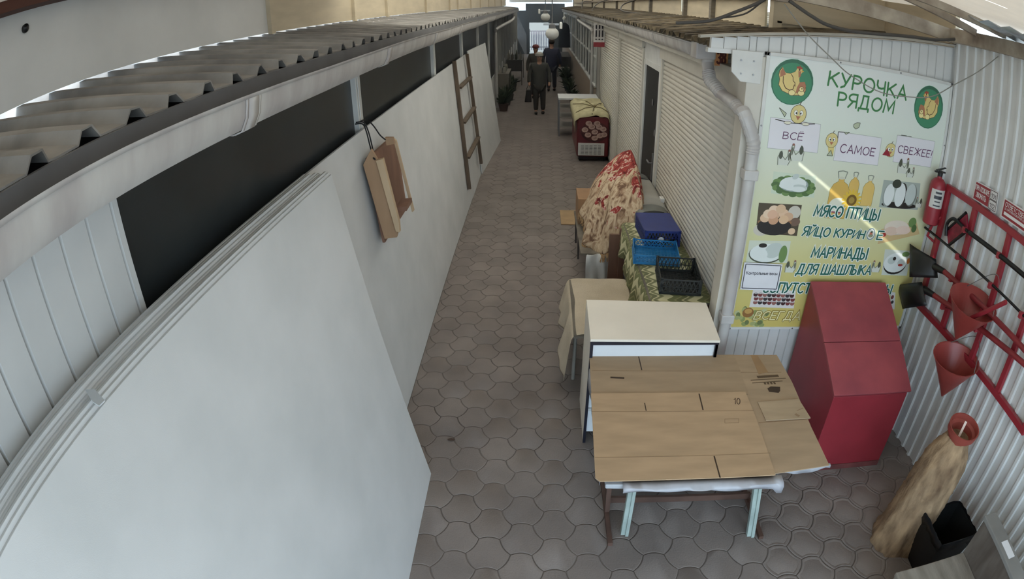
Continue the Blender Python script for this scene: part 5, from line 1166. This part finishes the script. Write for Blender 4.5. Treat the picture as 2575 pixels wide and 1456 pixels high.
# ------------------------------------------------------------------ left side: fixed white board, leaning sheets, ladder
def sheet(name, label, y0, y1, xb, xt, zt, th, mat, cat='board', group=None, zb=0.0, skew=0.0):
    """A flat panel leaning from its foot (xb) to its top edge (xt, zt); the room side is +x."""
    mb = MB(); n = Vector((zt - zb, 0, xb - xt)).normalized() * th
    F = [(xb, y0, zb), (xb, y1, zb), (xt, y1 + skew, zt), (xt, y0 + skew, zt)]
    mb.prism([tuple(Vector(p) - n) for p in F], n)
    return tag(mb.build(name, mat, bevel=0.0015), label, cat, group)
LAM = MATS['white_laminate']
sheet('partition_board', 'long white board leaning along the left wall behind the leaning stack', 0.2, 10.6, -1.05, -1.262, 2.165, 0.018, LAM)
mb = MB(); mb.prism([(-1.025, 10.15, 0), (-0.86, 12.8, 0), (-1.15, 12.8, 2.19), (-1.215, 10.15, 2.225)], (-0.018, 0, 0))
tag(mb.build('partition_board', LAM, bevel=0.0015), 'white board beyond the wooden ladder, leaning further out from the left wall', 'board')
struct(MB().box(WX, -1.05, 3.0, 8.8, 0.0, 0.012).build('trim_160', M('kerb', (120, 112, 104), 0.9)))
ordn = ['first', 'second', 'third', 'fourth', 'fifth', 'sixth', 'seventh', 'eighth', 'ninth', 'tenth', 'eleventh', 'twelfth']
xs = 0.0
rs_ = random.Random(11)
for k in range(12):
    xb = -0.893 + 0.0137 * k; yr = 2.878 + rs_.uniform(-.012, .012) - (.05 if k in (3, 4) else 0); zt = 2.178 + rs_.uniform(-.010, .008) + (0.012 if k in (4, 9) else 0)
    if k == 11: yr, zt = 2.882, 2.168
    sheet('laminated_sheet', 'white laminated sheet, %s from the wall in the leaning stack' % ordn[k] if k < 11 else 'outermost white laminated sheet of the leaning stack, facing the passage',
          0.05 + rs_.uniform(-.02, .02), yr, xb, xb - 0.362, zt, 0.0125, LAM, 'sheet', 'white sheets stacked against the left wall')
q = [(-1.1668,0.934,2.195),(-1.134,0.9411,2.195),(-1.0668,0.9035,2.195),(-1.0699,0.8796,2.195),(-1.1021,0.8907,2.195)]
tag(MB().prism([(p[0], p[1], 2.199) for p in q], (0, 0, 0.003)).build('paper_scrap', col((206, 212, 216), 0.6)), 'pale paper scrap lying across the top edges of the leaning stack', 'paper')

# wooden two-rail rack leaning on the boards
ld = thing('wooden_ladder', 'dark wooden two-rail ladder hanging on the white board', 'ladder', (-1.1, 9.1, 0.25))
LW = M('ladder_wood', (104, 88, 72), 0.85, var=0.2, scale=6, stretch=(2, 2, .4))
def bx_(z): return -1.05 + (-1.262 + 1.05) * z / 2.165 + 0.03
for (yb_, zb_, yt_, zt_) in ((8.36, 0.29, 8.62, 2.20), (9.90, 0.27, 9.95, 2.19)):
    x0_, x1_ = (bx_(zb_), bx_(zt_)) if yb_ < 9 else (bx_(zb_) + .03, bx_(zt_) + .03)
    MB().bar((x0_, yb_, zb_), (x1_, yt_, zt_), 0.075, 0.05, up=(1, 0, 0)).build('rail', LW, ld)
for z_ in (0.75, 1.28, 1.80): 
    MB().bar((bx_(z_) + .02, 8.42 + (z_ - .29) * .136, z_), (bx_(z_) + .04, 9.9, z_), 0.07, 0.03, up=(0, 0, 1)).build('rung', LW, ld)

# wooden trough hung from the post by cords
tr = thing('wooden_trough', 'wooden plank trough hanging by cords on the white board', 'trough', (-1.12, 3.75, 1.3))
WD = M('trough_wood', (172, 140, 110), 0.75, var=0.14, scale=5, tint=(146, 116, 88), stretch=(1, 1, .25))
near = [(-1.2161,3.8,1.9616),(-1.1474,3.8,2.0731),(-1.1068,3.8,1.9893),(-1.0111,3.8,1.4403),(-1.0197,3.8,1.4125),(-1.1142,3.8,1.4012)]
MB().prism(near, (0, 0.03, 0)).build('near_plank', WD, tr, bevel=0.002)
nr2 = [(-1.1151,3.78,1.9951),(-1.066,3.78,2.0048),(-0.9894,3.78,1.534),(-0.9902,3.78,1.4576),(-1.019,3.78,1.4672)]
MB().prism(nr2, (0, 0.045, 0)).build('lip_strip', M('trough_pale', (196, 170, 138), 0.75, var=0.1, stretch=(1, 1, .3)), tr, bevel=0.002)
xw = lambda z: -1.05 - 0.212 * z / 2.165 + 0.042
MB().prism([(xw(1.36), 3.83, 1.36), (xw(1.36), 4.0, 1.36)] + [(-1.13,4.5599,1.3609)] + [(-1.17,4.5489,1.9402),(-1.17,4.3093,2.0172)] + [(xw(2.0), 3.83, 2.0)], (0.02, 0, 0)).build('back_plank', M('trough_dark', (132, 98, 80), 0.8, var=0.15, scale=6, stretch=(1, 1, .3)), tr)
fp = [(-1.1158,4.3,2.0332),(-1.0924,4.3,2.0104),(-0.9919,4.3,1.4325),(-1.0092,4.3,1.4192)]; MB().prism(fp, (0, 0.025, 0)).build('far_plank', M('trough_pale', (196, 158, 116), 0.75), tr)
gp = [(-1.1237,4.1,2.0834),(-1.0637,4.1,2.0812),(-1.0555,4.1,2.0328),(-1.1167,4.1,2.0229)]; MB().prism([tuple(p) for p in gp], (0, 0.03, 0)).build('top_block', WD, tr)
pg = [(-1.0642,4,1.57),(-0.9778,4,1.5776),(-0.9775,4,1.5429),(-1.0614,4,1.532)]; MB().prism(pg, (0, 0.2, 0)).build('peg', M('trough_dark', (138, 88, 62), 0.8), tr)
cdk = M('cord_black', (28, 28, 30), 0.7)
for lab_, paths_ in (('black cord from the window post to the near end of the wooden trough', [[(-1.2759,3.9,2.2336),(-1.221,3.9,2.2311),(-1.1999,3.9,2.179),(-1.1835,3.9,2.0779)] + [(-1.1312,3.79,2.0043)]]),
                     ('second black cord beside it, tied to the same near end of the wooden trough', [[(-1.269,3.9,2.2446),(-1.2112,3.9,2.242),(-1.1855,3.9,2.1784),(-1.1705,3.9,2.0918)] + [(-1.1232,3.79,1.9984)]]),
                     ('black cord from the window post to the far end of the wooden trough', [[(-1.1975,4,2.2263),(-1.166,4,2.1844),(-1.13,4,2.1246),(-1.0919,4,2.088)]]),
                     ('black cord loop wound round the window post above the wooden trough', [[(WX + 0.034, 4.06, 2.22), (WX + 0.036, 4.13, 2.215), (WX + 0.034, 4.2, 2.20)]])):
    for p_ in paths_: tag(MB().tube(dense(p_, 5), 0.005, 6).build('cord', cdk, smooth=60), lab_, 'cord')
tag(MB().ball((-0.644, 3.245, 0.006), .03, .014, .006, 8, 5).build('leaf', M('dry_leaf', (70, 54, 44), 0.9)), 'small dark dry leaf lying alone on the pavers near the leaning stack', 'leaf')

# ------------------------------------------------------------------ people far down the passage
def person(label, x, y, h, coat, legs, skin, cap, facing, bag=False, width=1.0, cape=None):
    root = thing('person', label, 'person', (x, y, 0))
    s = h / 1.75; c_, sn = cos(facing), sin(facing)
    def W(p): return (x + s * (p[0] * c_ - p[1] * sn), y + s * (p[0] * sn + p[1] * c_), s * p[2])
    def skinned(name, pts, edges, mat, lab=None, rootv=0):
        me = bpy.data.meshes.new(name)
        me.from_pydata([tuple(Vector(W(p[:3])) - root.location) for p in pts], edges, [])
        o = bpy.data.objects.new(name, me); COL.objects.link(o); o.parent = root; me.materials.append(mat)
        o.modifiers.new('skin', 'SKIN').use_smooth_shade = True
        for i, p in enumerate(pts):
            sv = me.skin_vertices[0].data[i]; sv.radius = (p[3] * s, (p[4] if len(p) > 4 else p[3]) * s); sv.use_root = i == rootv
        sb = o.modifiers.new('smooth', 'SUBSURF'); sb.levels = 1; sb.render_levels = 2
        if lab: o['label'] = lab
        return o
    w = width
    B = [(0, 0, .95, .15 * w, .12), (0, .01, 1.15, .14 * w, .11), (0, .01, 1.36, .14 * w, .10), (0, 0, 1.44, .06), (0, -.01, 1.53, .055), (0, -.02, 1.60, .085, .09), (0, -.02, 1.69, .085, .09), (0, -.02, 1.745, .05),
         (-.17 * w, 0, 1.40, .05), (-.25 * w, .02, 1.15, .048), (-.26 * w, -.05, .92, .04), (-.26 * w, -.08, .82, .035), (.17 * w, 0, 1.40, .05), (.25 * w, .02, 1.15, .048), (.26 * w, -.06, .92, .04), (.25 * w, -.10, .82, .035),
         (-.09, 0, .88, .095), (-.10, -.04, .48, .065), (-.10, .02, .10, .048), (-.10, -.10, .04, .04, .035), (.09, 0, .88, .095), (.10, .03, .48, .065), (.10, .10, .10, .048), (.10, -.02, .04, .04, .035)]
    E = [(0, 1), (1, 2), (2, 3), (3, 4), (4, 5), (5, 6), (6, 7), (2, 8), (8, 9), (9, 10), (10, 11), (2, 12), (12, 13), (13, 14), (14, 15), (0, 16), (16, 17), (17, 18), (18, 19), (0, 20), (20, 21), (21, 22), (22, 23)]
    skinned('body', B, E, M('skin', (186, 144, 122), 0.6, var=0.05))
    CO = [(0, 0, .60, .21 * w, .16), (0, 0, .95, .20 * w, .155), (0, .01, 1.15, .185 * w, .145), (0, .01, 1.36, .175 * w, .13), (0, 0, 1.50, .085), (-.18 * w, 0, 1.41, .085), (-.26 * w, .02, 1.15, .068), (-.27 * w, -.05, .90, .058), (.18 * w, 0, 1.41, .085), (.26 * w, .02, 1.15, .068), (.27 * w, -.06, .90, .058)]
    skinned('coat', CO, [(0, 1), (1, 2), (2, 3), (3, 4), (3, 5), (5, 6), (6, 7), (3, 8), (8, 9), (9, 10)], M('coat_%d_%d_%d' % coat, coat, 0.9, var=0.12))
    LG = [(0, 0, .86, .15, .12), (-.09, 0, .80, .105), (-.10, -.04, .48, .085), (-.10, .02, .09, .07), (.09, 0, .80, .105), (.10, .03, .48, .085), (.10, .10, .09, .07)]
    skinned('trousers', LG, [(0, 1), (1, 2), (2, 3), (0, 4), (4, 5), (5, 6)], M('legs_%d_%d_%d' % legs, legs, 0.9))
    for sx_, yo in ((-.10, .0), (.10, .08)):
        MB().ball(W((sx_, yo - .06, .045)), .05 * s, .13 * s, .045 * s, 12, 8).build('shoe', M('shoe', (30, 28, 28), 0.6), root, smooth=60)
    for ex in (-.033, .033): MB().ball(W((ex, -.105, 1.645)), .011 * s, n=8, m=6).build('eye', M('eye', (36, 30, 28), 0.4), root, smooth=60)
    MB().ball(W((0, -.118, 1.615)), .013 * s, .02 * s, .02 * s, 8, 6).build('nose', MATS['skin'], root, smooth=60)
    MB().ball(W((0, -.108, 1.565)), .026 * s, .008 * s, .007 * s, 10, 6).build('mouth', M('lips', (150, 88, 80), 0.5), root, smooth=60)
    if cap:
        m_ = M('cap_%d_%d_%d' % cap, cap, 0.8)
        MB().ball(W((0, -.02, 1.71)), .115 * s, .12 * s, .075 * s, 18, 10).lathe([(0.118 * s, 0), (0.122 * s, .015 * s), (0.116 * s, .03 * s)], W((0, -.02, 1.675)), 18, cap=False).build('cap', m_, root, smooth=60)
    else:
        MB().ball(W((0, .0, 1.69)), .105 * s, .115 * s, .095 * s, 18, 10).build('hair', M('hair', (52, 42, 36), 0.8), root, smooth=60)
    if bag:
        bg_ = thing('shopping_bag', 'dark shopping bag carried low by the walking person', 'bag', W((-.34, -.08, .38)))
        MB().prism([W((-.42, -.12, .36)), W((-.22, -.12, .36)), W((-.25, -.12, .72)), W((-.37, -.12, .72))], (0, .12 * s, 0)).build('pouch', M('bag_cloth', (48, 46, 44), 0.8, var=0.2), bg_, bevel=0.02)
        MB().tube(dense([W((-.37, -.06, .72)), W((-.30, -.06, .86)), W((-.25, -.06, .72))], 5), 0.008, 6).build('handle', MATS['black_plastic'], bg_, smooth=60)
    return root
person('person in a long dark coat and pale cap walking down the passage with a bag', 0.0, 16.1, 1.69, (72, 72, 68), (66, 64, 60), None, (170, 166, 158), 0.0, True, 1.08)
person('person in a dark navy jacket with back turned at the right of the walker', 0.42, 20.6, 1.78, (60, 62, 82), (56, 58, 66), None, None, pi, False, 1.1)
person('person in a reddish knitted hat partly hidden behind the pale cap', -0.12, 19.0, 1.70, (80, 78, 74), (66, 64, 64), None, (124, 60, 62), 0.2)

# ------------------------------------------------------------------ stalls and plants along the far passage
rp = random.Random(21)
leafm = M('leaf', (70, 84, 58), 0.8, var=0.3, scale=8, island=0.3)
def plant(label, x, y, h, r, potc, z0=0.0):
    root = thing('potted_plant', label, 'plant', (x, y, z0), 'potted plants along the far passage')
    MB().lathe([(r * .45, 0), (r * .6, h * .32), (r * .66, h * .34), (r * .58, h * .34), (r * .5, h * .3)], (x, y, z0), 16).build('pot', M('pot_%d' % potc[0], potc, 0.7), root, smooth=40)
    m_ = MB()
    for k in range(46):
        a_ = rp.uniform(0, 2 * pi); e_ = rp.uniform(.25, 1.4); l = h * rp.uniform(.3, .68)
        b_ = Vector((x, y, z0 + h * .32)); t_ = b_ + Vector((cos(a_) * cos(e_), sin(a_) * cos(e_), sin(e_))) * l
        t_.x = max(-1.24, min(1.29, t_.x))
        md = b_.lerp(t_, .55) + Vector((0, 0, l * .12)); sd = Vector((-sin(a_), cos(a_), 0)) * r * .14
        m_.add([b_, md + sd, t_, md - sd], [(0, 1, 2), (0, 2, 3)])
    o = m_.build('foliage', leafm, root); o['kind'] = 'stuff'
    return root
for i, (x, y, h, r, c_) in enumerate(((-1.02, 16.6, .62, .24, (96, 74, 60)), (-1.0, 17.6, .7, .26, (80, 84, 80)), (-0.95, 18.6, .55, .24, (70, 66, 62)), (-1.0, 19.7, .66, .25, (96, 74, 60)), (-.95, 21, .6, .25, (84, 80, 74)),
        (1.05, 18.2, .5, .24, (90, 72, 60)), (1.02, 19.3, .62, .25, (66, 64, 62)), (1.0, 20.6, .6, .25, (96, 78, 66)), (1.0, 22.2, .7, .26, (72, 70, 66)), (1.0, 24, .66, .25, (84, 66, 56)))):
    side = 'left' if x < 0 else 'right'; n_ = ['nearest', 'second', 'third', 'fourth', 'fifth'][i % 5]
    plant('bushy potted plant, %s in the row on the far %s of the passage' % (n_, side), x, y, h, r, c_)
def stall(label, x0, x1, y0, y1, zt, cloth):
    root = thing('stall_table', label, 'table', ((x0 + x1) / 2, (y0 + y1) / 2, 0))
    MB().box(x0, x1, y0, y1, zt - .03, zt).build('tabletop', M('stall_%d' % cloth[0], cloth, 0.8, var=0.15), root)
    for x_ in (x0 + .04, x1 - .04):
        for y_ in (y0 + .04, y1 - .04): MB().box(x_ - .02, x_ + .02, y_ - .02, y_ + .02, 0, zt - .03).build('leg', MATS['wood_grey'], root)
    MB().box(x0 + .01, x1 - .01, y0 - .01, y0, zt - .42, zt).build('front_cloth', M('stall_%d' % cloth[0], cloth, 0.8), root)
stall('pale cloth-fronted stall table, nearest on the far left', -1.26, -0.92, 17.9, 19.4, 0.92, (132, 126, 116))
stall('dark stall table beyond the pale one on the far left', -1.22, -0.62, 22.0, 24.5, 0.95, (74, 72, 68))
stall('dark stall table under the windows on the far right', 0.72, 1.3, 24.6, 27.2, 0.85, (70, 66, 62))
k = 0
words_ = ['first', 'second', 'third', 'fourth', 'fifth', 'sixth', 'seventh', 'eighth', 'ninth', 'tenth', 'eleventh', 'twelfth', 'thirteenth', 'fourteenth', 'fifteenth', 'sixteenth']
for i in range(8):
    x_, y_ = -1.16 + .075 * (i % 4) * 2, 22.15 + .5 * (i // 4); h_ = (.3, .22, .34, .26)[i % 4]
    tag(MB().lathe([(.035, 0), (.04, .01), (.04, h_ * .6), (.016, h_ * .8), (.016, h_)], (x_, y_, .95), 10).build('jar', M('jar_%d' % (i % 3), [(160, 156, 146), (110, 104, 92), (76, 84, 70)][i % 3], 0.4), smooth=40), '%s bottle from the left, %s row on the dark far left stall table' % (words_[i % 4], 'front' if i < 4 else 'back'), 'bottle', 'bottles on the far left stall')
for i in range(5):
    y_ = 18.1 + .27 * i
    tag(MB().lathe([(.05, 0), (.06, .01), (.065, .12), (.05, .16), (.045, .17)], (-1.08, y_, .92), 12).build('jar', M('jar_%d' % (i % 3), (160, 156, 146), 0.4), smooth=40), 'small jar, %s along the pale cloth-fronted stall table' % words_[i], 'jar', 'jars on the pale stall')
# hanging goods by the far right posts
hg = thing('hanging_jacket', 'dark garment hanging under the far right gutter beside the globe lamps', 'jacket', (0.95, 23, 1.5))
MB().grid([[(0.95 + r_ * cos(2 * pi * i / 16) * .85, 23 + r_ * .4 * sin(2 * pi * i / 16), z_) for i in range(16)] for r_, z_ in ((.27, 1.35), (.25, 1.7), (.24, 2.0), (.2, 2.2), (.06, 2.3))], closed=True).build('garment', M('garment', (44, 48, 54), 0.9, var=0.2), hg, smooth=60)
MB().tube([(0.95, 23, 2.28), (0.95, 23, 2.42), (1.1, 23, 2.58), (1.30, 23, 2.63)], 0.006, 6).build('hanger', MATS['steel'], hg)
MB().lathe([(.07, 0), (.08, .05), (.05, .10), (.01, .12)], (0.95, 23, 2.42), 12).build('hood', MATS['white_metal'], hg, smooth=60)

# haze volume added, mostly imitating veiling glare from the bright far opening
hz = MB().box(-1.70, 1.88, 7.0, 26.0, 0.0, 3.30).build('glare_haze', bpy.data.materials.new('haze'))
hm = hz.data.materials[0]; hm.use_nodes = True; nt = hm.node_tree; nt.nodes.clear()
vo = nt.nodes.new('ShaderNodeVolumeScatter'); vo.inputs['Density'].default_value = 0.05; vo.inputs['Color'].default_value = (0.97, 0.98, 1.0, 1); vo.inputs['Anisotropy'].default_value = 0.6
nt.links.new(vo.outputs[0], nt.nodes.new('ShaderNodeOutputMaterial').inputs['Volume'])
tag(hz, 'thin pale haze added mostly as glare in the far part of the passage', 'haze'); hz['kind'] = 'stuff'
